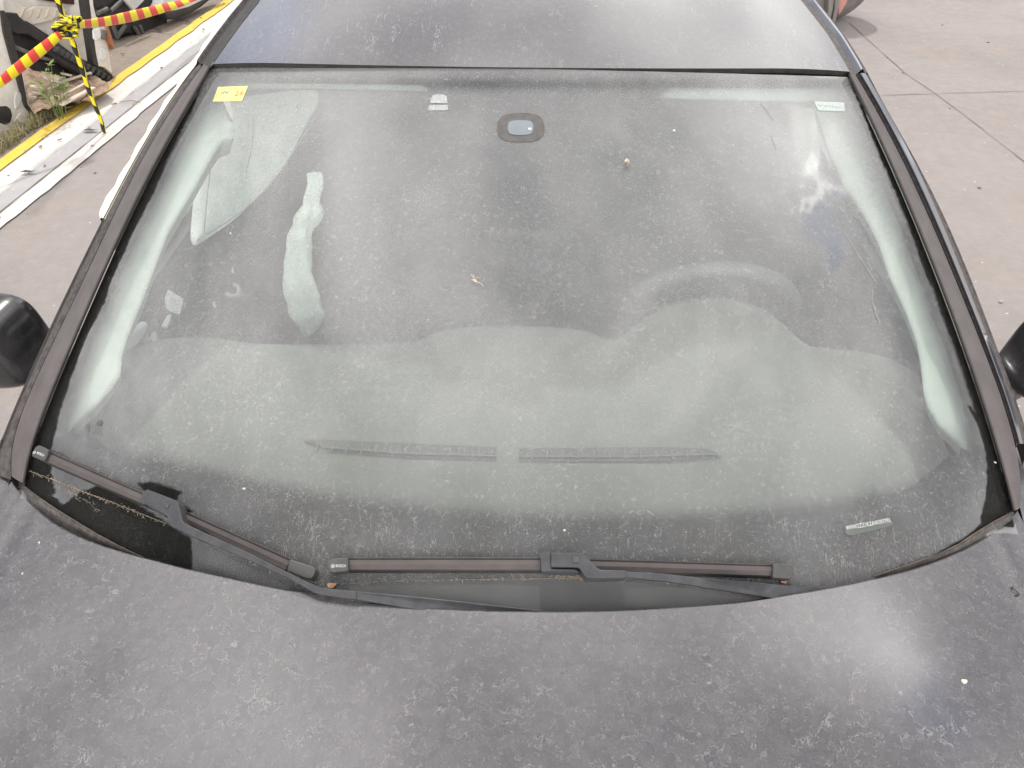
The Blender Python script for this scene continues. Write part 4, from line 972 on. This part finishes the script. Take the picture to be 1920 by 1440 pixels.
vad(vslab('rear_panel', [(20,-160),(780,-160),(800,60),(860,300),(915,625),(760,560),(560,430),(430,360),(250,200),(165,165),(30,140)], M['white_body'], 0.16, 0.03))
# ribbed wheel-arch pressing on the inner panel
rib = MB()
for k in range(6):
    x0 = 230+k*78; A = [(x0, 75+k*4), (x0+26, 72+k*4), (x0-4, 165+k*3), (x0-34, 172+k*3)]
    A3 = [hplane(x*Z8, y*Z8, VP0-VN*0.135, VN) for x, y in A][::-1]; rib.prism(A3, [p-VN*0.03 for p in A3])
vad(rib.build('pressed_ribs', simple('dirty_cream', (0.66, 0.58, 0.47), (0.55, 0.44, 0.32), 9, 0.6), bevel=0.004))
vad(vslab('rear_window', [(380,-120),(715,-120),(722,48),(600,32),(375,-5)], simple('dark_red_glass', (0.05, 0.012, 0.012), None, 9, 0.2), 0.135, 0.03))
vad(vslab('inner_floor_side', [(165,165),(200,130),(330,62),(470,60),(640,85),(660,110),(500,200),(330,240),(250,215)], simple('dirty_cream_b', (0.62, 0.55, 0.45), (0.70, 0.66, 0.58), 9, 0.6), 0.14, 0.015))
vad(vslab('pillar', [(-200,-120),(10,-120),(38,60),(12,120),(60,300),(130,560),(190,740),(235,1000),(300,1085),(372,1120),(330,1180),(245,1330),(90,1345),(20,1290),(-200,1250)], M['white_body'], 0.0, 0.08))
vad(vslab('door_seal', [(10,105),(45,100),(100,250),(180,560),(232,800),(272,1010),(330,1095),(372,1118),(310,1110),(245,1030),(205,900),(150,700),(100,540),(40,320)], M['rubber'], -0.012, 0.03, bev=0.003))
vad(vslab('lamp_recess', [(-60,1030),(70,1022),(105,1050),(122,1110),(105,1180),(60,1205),(-60,1160)], M['black_plastic'], -0.006, 0.02))
vad(vslab('pillar_recess', [(160,880),(210,890),(215,960),(190,1030),(150,1060),(140,960)], simple('grey_white', (0.62, 0.61, 0.59), None, 9, 0.4), -0.006, 0.02))
vad(vslab('pillar_dirt', [(190,1090),(300,1120),(420,1130),(440,1150),(330,1200),(240,1290),(180,1240),(150,1150)], simple('muddy_white', (0.52, 0.46, 0.36), (0.70, 0.66, 0.58), 14, 0.8, 0.5, 30), -0.005, 0.02))
# black slab painted in for the shade of the cavity
vad(vslab('cavity_shade_slab', [(60,250),(260,200),(460,330),(760,560),(1010,660),(1040,760),(700,760),(330,680),(180,560)], M['black_plastic'], 0.11, 0.02))
# black ribbed beam
beam = vad(vslab('sill_moulding', [(430,470),(520,420),(620,450),(760,560),(900,610),(1000,650),(1085,720),(1112,800),(1085,860),(1020,820),(930,745),(800,740),(650,640),(520,560)], M['black_plastic'], 0.02, 0.06))
tr_ = MB()
for k in range(11):
    f = k/10; x0 = 560+f*490; y0 = 470+f*275
    A = [(x0, y0-18), (x0+26, y0-8), (x0+4, y0+44), (x0-24, y0+30)]
    A3 = [hplane(x*Z8, y*Z8, VP0+VN*0.012, VN) for x, y in A][::-1]; tr_.prism(A3, [p-VN*0.04 for p in A3])
o = tr_.build('moulding_ribs', simple('grey_black_plastic', (0.06, 0.058, 0.06), (0.03, 0.03, 0.03), 20, 0.5), bevel=0.003); o.parent = van; o.matrix_parent_inverse = Matrix.Translation(-Vector(van.location))
vad(vslab('upper_moulding', [(20,130),(60,118),(170,125),(190,160),(270,225),(430,340),(450,380),(380,400),(270,330),(180,330),(120,300),(60,220)], M['black_plastic'], 0.05, 0.05))
vad(vslab('link_rod', [(140,430),(240,470),(420,540),(600,590),(590,612),(400,570),(220,500),(140,445)], simple('dusty_steel', (0.22, 0.20, 0.19), (0.12, 0.11, 0.1), 20, 0.6), 0.06, 0.03))
# rear door post with its black seal
vad(vslab('door_seal', [(808,-120),(850,-120),(862,0),(900,300),(925,500),(952,645),(905,622),(880,450),(840,180),(815,0)], M['rubber'], 0.0, 0.05, bev=0.003))
post = vad(vslab('door_post', [(850,-120),(890,-120),(905,60),(930,160),(1000,200),(1010,260),(1030,300),(1035,420),(1062,560),(1085,715),(1010,650),(955,640),(925,500),(900,300),(862,0)], M['white_body'], 0.0, 0.07))
vad(vslab('post_pocket', [(965,470),(1000,455),(1030,500),(1028,560),(1000,585),(970,570)], simple('bright_white', (0.82, 0.82, 0.80), None, 9, 0.4), -0.008, 0.02))
vad(vslab('post_pocket', [(900,290),(960,270),(985,300),(975,370),(930,400),(905,370)], simple('bright_white_b', (0.84, 0.84, 0.82), None, 9, 0.4), -0.010, 0.02))
vad(vslab('hinge', [(980,285),(1045,285),(1045,320),(1020,330),(1030,385),(1000,385),(985,340)], simple('hinge_metal', (0.20, 0.185, 0.17), None, 9, 0.5, metal=0.5), -0.02, 0.02))
disc = MB(); dc = Vector(hplane(1062*Z8, 352*Z8, VP0-VN*0.02, VN)); dn = Vector((0.9, 0.35, 0.0)).normalized()
disc.tube([dc-dn*0.02, dc+dn*0.0], 0.075, 28); vad(disc.build('brake_disc', M['orange_rust']))
# rusty floor sheet with boards and dirt
def fpatch(name, pts_l, pts_r, nu, nv, zf, amp, mat, sd=0):
    L2 = resample(np.array(vpx(pts_l)), nv); R2 = resample(np.array(vpx(pts_r)), nv); V = []
    for j in range(nv):
        for i in range(nu):
            k = i/(nu-1); p = L2[j]*(1-k)+R2[j]*k; q = hz(p[0], p[1], zf)
            h = amp*(noise.noise(Vector((q[0]*9+sd, q[1]*9, 0)))+0.6*noise.noise(Vector((q[0]*25, q[1]*25, sd)))+0.5*abs(math.sin(k*nu*0.35)))
            V.append((q[0], q[1], zf+h))
    return mk(name, V, grid_faces(nu, nv), mat, None, False)
vad(fpatch('floor_sheet', [(225,700),(260,860),(290,1040),(330,1090)], [(700,640),(1100,830),(1080,870),(930,950)], 40, 30, 0.07, 0.022, M['rust_floor']))
bd = MB()
for (a_, b_, wd_, zz) in [((300,830),(430,862),.022,.10),((310,890),(400,905),.02,.10),((300,935),(345,940),.018,.10),((420,740),(560,790),.014,.12),((560,700),(690,728),.014,.12),((560,800),(880,700),.02,.11),((590,1010),(900,845),.035,.10),((600,930),(830,800),.016,.115),((460,860),(560,820),.012,.115)]:
    A = Vector(hz(a_[0]*Z8, a_[1]*Z8, zz)); B = Vector(hz(b_[0]*Z8, b_[1]*Z8, zz)); d_ = (B-A); L_ = d_.length
    bd.box((A+B)/2, (L_, wd_, 0.012), Matrix.Rotation(math.atan2(d_.y, d_.x), 3, 'Z'))
vad(bd.build('floor_rails', simple('bare_board', (0.50, 0.42, 0.33), (0.68, 0.60, 0.50), 12, 0.8, 0.4, 60), bevel=0.003))
# second wreck further along
P2 = hz(222, 92); N2 = np.array([0.94, -0.34, 0.0])
car2 = tag(empty('wrecked_car', (-3.3, 6.4, 0)), 'stripped car front with pale bumper over a black lower lip, past the van', 'car')
def cad(o): o.parent = car2; o.matrix_parent_inverse = Matrix.Translation(-Vector(car2.location)); return o
def z160(pts): return [(160+x/8, y/8) for x, y in pts]
cad(vslab('bumper', z160([(1180,-200),(2050,-200),(1900,-60),(1740,20),(1560,110),(1350,165),(1180,190),(1080,170),(1150,60)]), M['bumper_grey'], 0.0, 0.10, P0=P2, N=N2, px=False, bev=0.01))
cad(vslab('bumper_lip', z160([(2100,-200),(1960,-60),(1870,0),(1740,110),(1560,215),(1350,290),(1240,300),(1200,200),(1350,168),(1560,118),(1745,25),(1900,-50),(2000,-200)]), M['black_plastic'], -0.01, 0.14, P0=P2, N=N2, px=False, bev=0.01))
cad(vslab('underbody', z160([(0,-200),(1200,-200),(1200,60),(1240,300),(1220,400),(1000,470),(820,530),(640,500),(480,580),(400,400),(240,200),(100,30)]), M['black_plastic'], 0.10, 1.3, P0=P2, N=N2, px=False, bev=0.01))
cad(vslab('body_panel', z160([(560,-30),(600,5),(700,120),(730,160),(790,110),(880,15),(960,-90),(700,-160)]), M['bumper_grey'], 0.03, 0.03, P0=P2, N=N2, px=False))
dm_ = simple('dirty_metal', (0.13, 0.12, 0.115), (0.07, 0.065, 0.06), 12, 0.6)
for a_, b_ in (((420,400),(490,560)),((600,380),(470,560)),((740,400),(810,520)),((820,380),(860,500)),((180,200),(330,130)),((380,160),(540,20))):
    cad(MB().tube([hplane(160+a_[0]/8, a_[1]/8, P2-N2*0.08, N2), hplane(160+b_[0]/8, b_[1]/8, P2-N2*0.08, N2)], 0.016, 6).build('suspension_arm', dm_))

# ------------------------------------------------------------------ taped pole and barrier tape
def stripe_mat(name, ca, cb, freq, axis_uv='flat', duty=0.5, skew=0.0):
    mt, t, out = newmat(name); u = t.uv(axis_uv); s_ = t.add('ShaderNodeSeparateXYZ'); t.put(s_.inputs[0], u)
    k = t.math('FRACT', t.math('ADD', t.math('MULTIPLY', s_.outputs[0], freq), t.math('MULTIPLY', s_.outputs[1], skew)))
    f = t.math('GREATER_THAN', k, duty)
    t.l.new(pbsdf(t, t.mix(f, ca, cb), 0.4), out.inputs[0]); return mt
YEL = (0.80, 0.66, 0.015); REDC = (0.66, 0.055, 0.04); BLK = (0.02, 0.018, 0.016)
M['tape_rd'] = stripe_mat('red_yellow_tape', YEL, REDC, 1.0)
M['tape_bk'] = stripe_mat('black_yellow_tape', YEL, BLK, 1.0, skew=0.6)
base = hz(196, 249, 0.012); ptop = np.array([base[0], base[1], 1.6])
def tubeuv(pts, rad, k, name, mat, fr, parent=None):
    pts = [Vector(p) for p in pts]; mb = MB().tube(pts, rad, k); s = 0; uv = []
    for i, p in enumerate(pts):
        if i: s += (p-pts[i-1]).length
        for j in range(k): uv.append((s*fr, j/k))
    return mk(name, mb.V, mb.F, mat, parent, True, uv=uv)
zz = np.linspace(0, 1, 60); wb_ = np.array([noise.noise(Vector((z*9, 1, 4))) for z in zz])*0.006
pts = [base+(ptop-base)*z+np.array([w_, w_*0.5, 0]) for z, w_ in zip(zz, wb_)]
def Pz(px, py):   # point on the vertical plane through the pole facing the camera
    n_ = np.array([CAM[0]-base[0], CAM[1]-base[1], 0.0]); return hplane(px, py, base, n_/np.linalg.norm(n_))
pole = tubeuv(pts, [0.0105+0.003*min(1, z*4)+0.0015*math.sin(z*90) for z in zz], 10, 'striped_pole', M['tape_bk'], 9.5)
tag(pole, 'thin upright pole wound with black and yellow tape, standing on the kerb', 'pole')
tape = tag(empty('barrier_tape', tuple(Pz(130, 48))), 'red and yellow striped barrier tape knotted around the taped pole', 'barrier tape')
def ribbon(top, bot, name, off, n_=80, depthf=None, period=33.0):
    A = resample(smooth_poly(top, 2), n_); B = resample(smooth_poly(bot, 2), n_); V = []; uv = []; s = 0
    nn_ = Vector((CAM[0]-base[0], CAM[1]-base[1], 0)).normalized()
    for i in range(n_):
        if i: s += np.linalg.norm((A[i]+B[i])/2-(A[i-1]+B[i-1])/2)
        dep = off+(depthf(i/(n_-1)) if depthf else 0)
        P_ = base+np.array(nn_)*0
        for k in range(7):
            f = k/6; p = A[i]*(1-f)+B[i]*f; bulge = 0.012*math.sin(f*math.pi)
            q = hplane(p[0], p[1], base+np.array(nn_)*(dep), np.array(nn_))+np.array(nn_)*bulge
            V.append(q); uv.append((s/period, f*0.3))
    o = mk(name, V, grid_faces(7, n_), M['tape_rd'], None, True, uv=uv)
    sol = o.modifiers.new('solid', 'SOLIDIFY'); sol.thickness = 0.0012
    o.parent = tape; o.matrix_parent_inverse = Matrix.Translation(-Vector(tape.location)); return o
ribbon([(-40,170),(0,143),(17.5,126),(64,89),(95,66),(114,52)], [(-30,190),(0,166),(37,140),(86,101),(112,77),(124,66)], 'tape_band', 0.02, depthf=lambda f: 0.25*(1-f))
ribbon([(146,38),(165,36),(200,31),(240,21),(290,10),(347,-2),(420,-18)], [(147,53),(170,53),(205,49),(240,43),(285,31),(337,15),(372,-2),(430,-14)], 'tape_band', 0.0, 110, depthf=lambda f: -1.7*f, period=25)
kn = MB()
loops = [[(112,50),(118,40),(130,36),(142,38),(147,46),(143,58),(134,66),(124,64),(116,58)],
         [(126,34),(134,31),(142,36),(140,50),(133,62),(127,66),(122,54),(122,42)],
         [(115,43),(124,48),(134,56),(141,56)], [(118,60),(126,50),(136,40),(142,34)], [(109,47),(114,54),(122,60),(130,64)]]
uvk = []
for li, lp in enumerate(loops):
    nb = len(kn.V); P_ = [Pz(*p)+np.array([0.03*math.sin(i*2.0+li), -0.03+0.01*li, 0]) for i, p in enumerate(smooth_poly(lp, 2))]
    kn.tube(P_, [0.013+0.005*math.sin(i*0.9+li) for i in range(len(P_))], 8)
    cnt = len(kn.V)-nb
    for i in range(cnt): uvk.append(((i//8)*0.12+li*0.3, (i % 8)/8))
o = mk('knot', kn.V, kn.F, stripe_mat('knot_tape', YEL, BLK, 1.0, duty=0.62, skew=1.0), None, True, uv=uvk); o.parent = tape; o.matrix_parent_inverse = Matrix.Translation(-Vector(tape.location))

# ------------------------------------------------------------------ weeds, litter
def leafy(name, c, h, nst, spread, mat, label, cat='weed'):
    mb = MB()
    for s in range(nst):
        a = random.uniform(0, 6.28); t_ = Vector(c)+Vector((math.cos(a)*spread*random.random(), math.sin(a)*spread*random.random(), 0))
        tip = t_+Vector((math.cos(a)*h*0.35*random.random(), math.sin(a)*h*0.35*random.random(), h*random.uniform(.6, 1)))
        mid_ = (t_+tip)/2+Vector((0, 0, h*0.1)); mb.tube([t_, mid_, tip], [0.003, 0.002, 0.001], 4)
        for k in range(9):
            f = random.uniform(0.15, 1); p = t_.lerp(tip, f); b = random.uniform(0, 6.28); L_ = h*random.uniform(.08, .2)
            d_ = Vector((math.cos(b), math.sin(b), random.uniform(0, .8))).normalized(); sd_ = d_.cross(Vector((0, 0, 1))).normalized()*L_*0.16
            mb.add([p, p+d_*L_*0.5+sd_, p+d_*L_, p+d_*L_*0.5-sd_], [(0, 1, 2, 3)])
    return tag(mb.build(name, mat), label, cat)
leafy('weed_plant', hz(113, 222, 0.01), 0.34, 9, 0.05, M['weed'], 'tall green weed growing in front of the rusty van floor')
tuft = MB()
random.seed(3)
for k in range(900):
    f = random.random(); y = 3.1+f*1.35; x = kx(y, -2.84)-abs(random.gauss(0, 0.055)); z = 0.01
    if f > .85 and random.random() < .6: continue
    h = random.uniform(0.02, 0.09); a = random.uniform(0, 6.28); l_ = Vector((math.cos(a), math.sin(a), 0))
    p = Vector((x, y, z)); w_ = Vector((-l_.y, l_.x, 0))*0.003
    tuft.add([p-w_, p+w_, p+l_*h*0.8+Vector((0, 0, h))], [(0, 1, 2)])
tag(tuft.build('grass', simple('dry_grass', (0.13, 0.15, 0.05), (0.34, 0.29, 0.14), 18, 0.8)), 'scruffy dry grass along the yellow kerb line', 'grass', kind='stuff')
lit = MB()
for k in range(420):
    f = random.random(); y = 3.0+f*1.5; x = kx(y, -2.86)-abs(random.gauss(0, 0.08)); L_ = random.uniform(.015, .05); a = random.uniform(0, 3.14)
    lit.box((x, y, 0.012+random.random()*0.02), (L_, 0.006, 0.003), Matrix.Rotation(a, 3, 'Z'))
tag(lit.build('leaf_litter', M['straw']), 'dry brown litter scattered between the van and the kerb line', 'litter', kind='stuff')
grv = MB()
for k in range(260):
    y = random.uniform(0.5, 7.5); x = random.choice([kx(y, -2.55)+random.gauss(0, .16), random.uniform(-2.3, -1.0), random.uniform(1.3, 4.5)]); s_ = random.uniform(.003, .012)
    grv.box((x, y, 0.019 if x < -2.3 else 0.004), (s_*random.uniform(1, 3), s_, s_*0.6), Matrix.Rotation(random.uniform(0, 3), 3, 'Z'))
tag(grv.build('grit', simple('dark_grit', (0.16, 0.13, 0.11), (0.40, 0.34, 0.29), 40, 0.9)), 'small stones and grit scattered over the concrete', 'grit', kind='stuff')
for i, (px_, py_, lab) in enumerate([(170,245,'dark crumpled leaf on the grey gutter near the foot of the taped pole'), (53,323,'small dark leaf on the grey gutter near the left edge'), (245,190,'thin twig lying on the pale kerb beyond the pole')]):
    c = Vector(hz(px_, py_, 0.020)); lf = MB(); L_ = 0.05
    if i < 2:
        lf.add([c+Vector(v_)*L_ for v_ in [(-1, 0, 0), (-.4, .35, .12), (.3, .25, .05), (1, .1, .2), (.35, -.25, .1), (-.3, -.3, .15), (0, 0, .02)]], [(0, 1, 6), (1, 2, 6), (2, 3, 6), (3, 4, 6), (4, 5, 6), (5, 0, 6)])
        tag(lf.build('dead_leaf', M['pillar_dk']), lab, 'leaf')
    else: tag(lf.tube([c-Vector((.06, .01, 0)), c+Vector((.0, .006, .004)), c+Vector((.06, -.01, 0))], .003, 5).build('twig', M['straw']), lab, 'twig')

# ------------------------------------------------------------------ machine at the far right
mch = tag(empty('forklift', (2.25, 6.3, 0)), 'red machine with grey steel uprights and a worn tyre behind the car roof', 'forklift')
def mad(o): o.parent = mch; o.matrix_parent_inverse = Matrix.Translation(-Vector(mch.location)); return o
P3 = np.array([2.35, 6.05, 0.0]); N3 = np.array([0.0, -1.0, 0.0])
def z14(pts): return [(1440+x/8.727, y/8.727) for x, y in pts]
tc = Vector(hplane(*z14([(1270,-330)])[0], P3, N3)); tr = tc.z
V = []; Fc = []; prof_ = [(0.30, -0.10), (0.62, -0.12), (0.90, -0.12), (0.98, -0.08), (1.0, 0.0), (0.98, 0.08), (0.90, 0.12), (0.62, 0.12), (0.30, 0.10)]; N_ = 48; kk = len(prof_)
ax_t = Vector((0.25, -1, 0)).normalized(); ex_t = Vector((0, 0, 1)).cross(ax_t).normalized(); ez_t = Vector((0, 0, 1))
tc = Vector((tc.x-0.06, 6.17, 0)); tr = 0.35; tc.z = tr
for i in range(N_):
    a = 2*math.pi*i/N_
    for r_, o_ in prof_:
        rr = tr*r_*(1+(0.004*math.sin(i*6) if 0.9 <= r_ else 0)); V.append(tc+ax_t*(-o_*1.0)+(ex_t*math.cos(a)+ez_t*math.sin(a))*rr)
Fc = [(i*kk+j, ((i+1) % N_)*kk+j, ((i+1) % N_)*kk+j+1, i*kk+j+1) for i in range(N_) for j in range(kk-1)]
tyre_o = mad(mk('tyre', V, Fc, simple('dusty_tyre', (0.17, 0.155, 0.145), (0.11, 0.10, 0.095), 14, 0.85, 0.4, 40), smooth=True))
rm = MB().tube([tc-ax_t*0.05, tc+ax_t*0.13], tr*0.58, 28); rm.tube([tc+ax_t*0.12, tc+ax_t*0.15], tr*0.25, 20)
o = rm.build('rim', simple('dusty_rim', (0.50, 0.44, 0.38), (0.4, 0.34, 0.3), 10, 0.7)); o.parent = tyre_o; o.matrix_parent_inverse = Matrix.Identity(4)
mad(vslab('body', z14([(1170,-500),(1420,-500),(1330,-40),(1290,60),(1200,215),(1150,275),(1140,100)]), M['red_machine'], -0.10, 0.12, P0=P3, N=N3, px=False, bev=0.015))
mad(vslab('mast_upright', z14([(1010,-500),(1130,-500),(1100,0),(1025,365),(955,300),(985,170)]), M['machine_grey'], -0.16, 0.10, P0=P3, N=N3, px=False, bev=0.008))
mad(vslab('mast_upright', z14([(1125,-500),(1195,-500),(1180,0),(1150,200),(1085,440),(1040,385),(1090,150)]), M['machine_grey'], -0.18, 0.08, P0=P3, N=N3, px=False, bev=0.008))
mad(vslab('mast_plate', z14([(740,-500),(1010,-500),(1000,0),(960,300),(860,240),(740,60)]), simple('dull_plate', (0.20, 0.185, 0.18), (0.25, 0.23, 0.22), 9, 0.6), -0.05, 0.05, P0=P3, N=N3, px=False, bev=0.006))

# ------------------------------------------------------------------ door mirrors
def mirror(sgn, cx, cy, cz, sx, sy, sz):
    V = []; nu, nv = 36, 26
    for j in range(nv):
        th = math.pi*j/(nv-1)
        for i in range(nu):
            ph = 2*math.pi*i/(nu-1)
            e1, e2 = 0.45, 0.40
            f = lambda v, e: math.copysign(abs(v)**e, v)
            x = f(math.sin(th), e1)*f(math.cos(ph), e2); y = f(math.sin(th), e1)*f(math.sin(ph), e2); z = f(math.cos(th), e1)
            y *= (1.0 if y < 0 else 0.35); x *= (1-0.12*z); x += 0.10*y*-sgn
            V.append((cx+sx*x, cy+sy*y, cz+sz*z))
    o = mk('door_mirror', V, grid_faces(nu, nv), M['gloss_black'], smooth=True); adopt(o)
    gl = MB().tube([(cx, cy+sy*0.36, cz), (cx, cy+sy*0.36+0.004, cz)], 0.001, 4)
    P_ = [(cx+sx*0.85*math.cos(a)*(1 if abs(math.cos(a)) > 0 else 1), cy+sy*0.37, cz+sz*0.8*math.sin(a)) for a in np.linspace(0, 2*math.pi, 24, endpoint=False)]
    g2 = MB().prism(P_, [(p[0], p[1]-0.01, p[2]) for p in P_]).build('mirror_glass', M['mirror_glass']); g2.parent = o
    lower = MB().prism([(cx-sgn*sx*0.95, cy-sy*0.6, cz-sz*0.72), (cx-sgn*sx*1.35, cy-sy*0.1, cz-sz*0.80), (cx-sgn*sx*1.35, cy+sy*0.3, cz-sz*0.80), (cx+sgn*sx*0.2, cy+sy*0.2, cz-sz*0.72)], [(cx-sgn*sx*0.95, cy-sy*0.6, cz-sz*1.25), (cx-sgn*sx*1.35, cy-sy*0.1, cz-sz*1.25), (cx-sgn*sx*1.35, cy+sy*0.3, cz-sz*1.25), (cx+sgn*sx*0.2, cy+sy*0.2, cz-sz*1.15)])
    lo = lower.build('mirror_foot', M['pillar'], bevel=0.01); lo.parent = o
    return o
ml = mirror(-1, -0.97, 0.545, 0.985, 0.115, 0.09, 0.078)
mr = mirror(1, 0.985, 0.575, 0.995, 0.105, 0.09, 0.075)

# ------------------------------------------------------------------ bits lying on the pane and bonnet
def Gv(x, y, o=0.0): return Vector(G(x, y, o))
nG = Vector((0, -0.45, 0.89)).normalized()
fl = MB(); c = Gv(1175, 306, 0.003)
for k in range(7):
    a = k*0.9; d_ = Vector((math.cos(a), math.sin(a)*0.9, 0.5*math.sin(a))).normalized()*0.0045
    s_ = d_.cross(nG).normalized()*0.0028; up_ = nG*(0.003+0.001*(k % 3))
    fl.add([c, c+d_*0.6+s_+up_, c+d_+up_*1.6, c+d_*0.6-s_+up_], [(0, 1, 2, 3)])
fl.tube([c, c+Vector((0.0, -0.007, -0.003))+nG*0.004], 0.0007, 5)
tag(fl.build('dry_flower', M['petal']), 'tiny dried white flower on the upper right of the windscreen', 'flower')
ins = MB()
ins.tube([Gv(887,524,.003), Gv(890,526,.004), Gv(893,527,.003)], [0.0012, 0.0024, 0.001], 6)
for pts in ([(888,522),(885,517),(883.5,514)],[(889,522),(889,517),(887.5,514.5)],[(893,527),(897,530),(903,532),(906,537)],[(892,528),(893.5,533)],[(886,525),(883.5,524)],[(891,524),(896,519)]):
    ins.tube([Gv(*p, 0.003+0.001*(i % 2)) for i, p in enumerate(pts)], 0.0006, 5)
tag(ins.build('dry_husk', M['petal']), 'small dry spidery husk at the middle of the windscreen', 'husk')
def speck(name, c, r_, mt_, lab, n=nG, cat='speck'):
    mb = MB()
    for k in range(3):
        q = c+Vector((random.uniform(-1, 1), random.uniform(-1, 1), 0))*r_*0.5
        mb.tube([q-n*r_*0.2, q+n*r_*0.7+Vector((r_*.3, 0, 0))], [r_*0.7, r_*0.35], 7)
    return tag(mb.build(name, mt_, smooth=True), lab, cat)
random.seed(5)
speck('seed_fluff', Gv(1057, 996, .001), 0.0030, M['petal'], 'pale fluffy seed above the right wiper connector')
speck('seed_fluff', Gv(457, 916, .001), 0.0022, M['fluff'], 'white seed speck right of the left wiper connector')
speck('seed_fluff', Gv(1264, 245, .001), 0.0030, M['fluff'], 'white speck high on the windscreen right of the mirror foot')
speck('seed_fluff', Gv(432, 437, .001), 0.0022, M['fluff'], 'white speck on the glass below the tip of the curtain airbag')
speck('seed_fluff', Gv(1866, 867, .001), 0.0018, M['fluff'], 'white speck in the dark corner by the right pillar')
nB = Vector((0, 0, 1))
def Bv(x, y, o=0.0): return Vector(hit(x, y, bonnet_h, o))
speck('seed_husk', Bv(1807, 1280, .0), 0.0038, simple('greenish_husk', (0.62, 0.64, 0.42), (0.75, 0.75, 0.60), 200, 0.7), 'small greenish seed husk on the right of the bonnet', nB, 'husk')
speck('seed_fluff', Bv(73, 1018, .0), 0.0018, M['fluff'], 'upper white speck on the left corner of the bonnet', nB)
speck('seed_fluff', Bv(43, 1075, .0), 0.0018, M['fluff'], 'lower white speck on the left corner of the bonnet', nB)
tw = MB().tube([Bv(1897,1101,.001), Bv(1902,1106,.003), Bv(1908,1110,.002), Bv(1911,1116,.001)], [0.0016, 0.0006, 0.0006, 0.0010], 5); tw.tube([Bv(1903,1116,.001), Bv(1907,1117,.001), Bv(1909,1116,.001)], 0.0008, 5)
tag(tw.build('twig', M['rubber']), 'tiny dark curled twig at the right edge of the bonnet', 'twig')
chip = MB().prism([Gv(*p, 0.004) for p in [(613,1095),(617,1093),(632,1093),(629,1098),(624,1103),(615,1102)]][::-1], [Gv(*p, 0.001) for p in [(613,1095),(617,1093),(632,1093),(629,1098),(624,1103),(615,1102)]][::-1])
tag(chip.build('bark_chip', M['rind'], bevel=0.0006), 'small orange chip of bark left of the right wiper, below its end cap', 'chip')
chip = MB().prism([Gv(*p, 0.004) for p in [(1463,1089),(1476,1089),(1473,1095),(1465,1093)]][::-1], [Gv(*p, 0.001) for p in [(1463,1089),(1476,1089),(1473,1095),(1465,1093)]][::-1])
tag(chip.build('bark_chip', M['rind'], bevel=0.0006), 'small orange chip of bark under the far right end of the right wiper', 'chip')
# ridge of dried dirt and needles collected below each blade
rd = MB(); random.seed(11)
def ridge(pts, nseg, dens, rad, spread, fine=True):
    c_ = resample(smooth_poly(pts, 2), nseg)
    rd.tube([Gv(x+random.uniform(-.3, .3), y+random.uniform(-.35, .35), 0.001) for x, y in c_], [rad*random.uniform(.15, .65) for _ in c_], 5)
    for k in range(dens//2):
        x, y = c_[random.randrange(nseg)]; y += random.gauss(0, spread); x += random.gauss(0, 2); a = random.uniform(-.5, .5)+(math.pi/2 if random.random() < .3 else 0); L_ = random.uniform(1, 5)
        rd.tube([Gv(x, y, .0012), Gv(x+math.cos(a)*L_, y+math.sin(a)*L_, .0012+random.random()*.0012)], random.uniform(.0002, .00045), 4)
ridge([(55,883),(70,889),(100,899),(150,920),(200,938),(262,962),(312,982)], 120, 300, 0.0009, 2.0)
ridge([(640,1095),(720,1091),(800,1088),(950,1085.5),(1095,1084)], 150, 330, 0.0006, 1.6)
ridge([(110,914),(140,928),(165,940),(185,960)], 30, 70, 0.0003, 2.5)
ridge([(1035,1080),(1060,1081),(1092,1082)], 20, 120, 0.0004, 2.6)
tag(rd.build('dried_dirt', M['straw']), 'thin straw-coloured lines of dried dirt and needles below the wipers', 'dirt', kind='stuff')
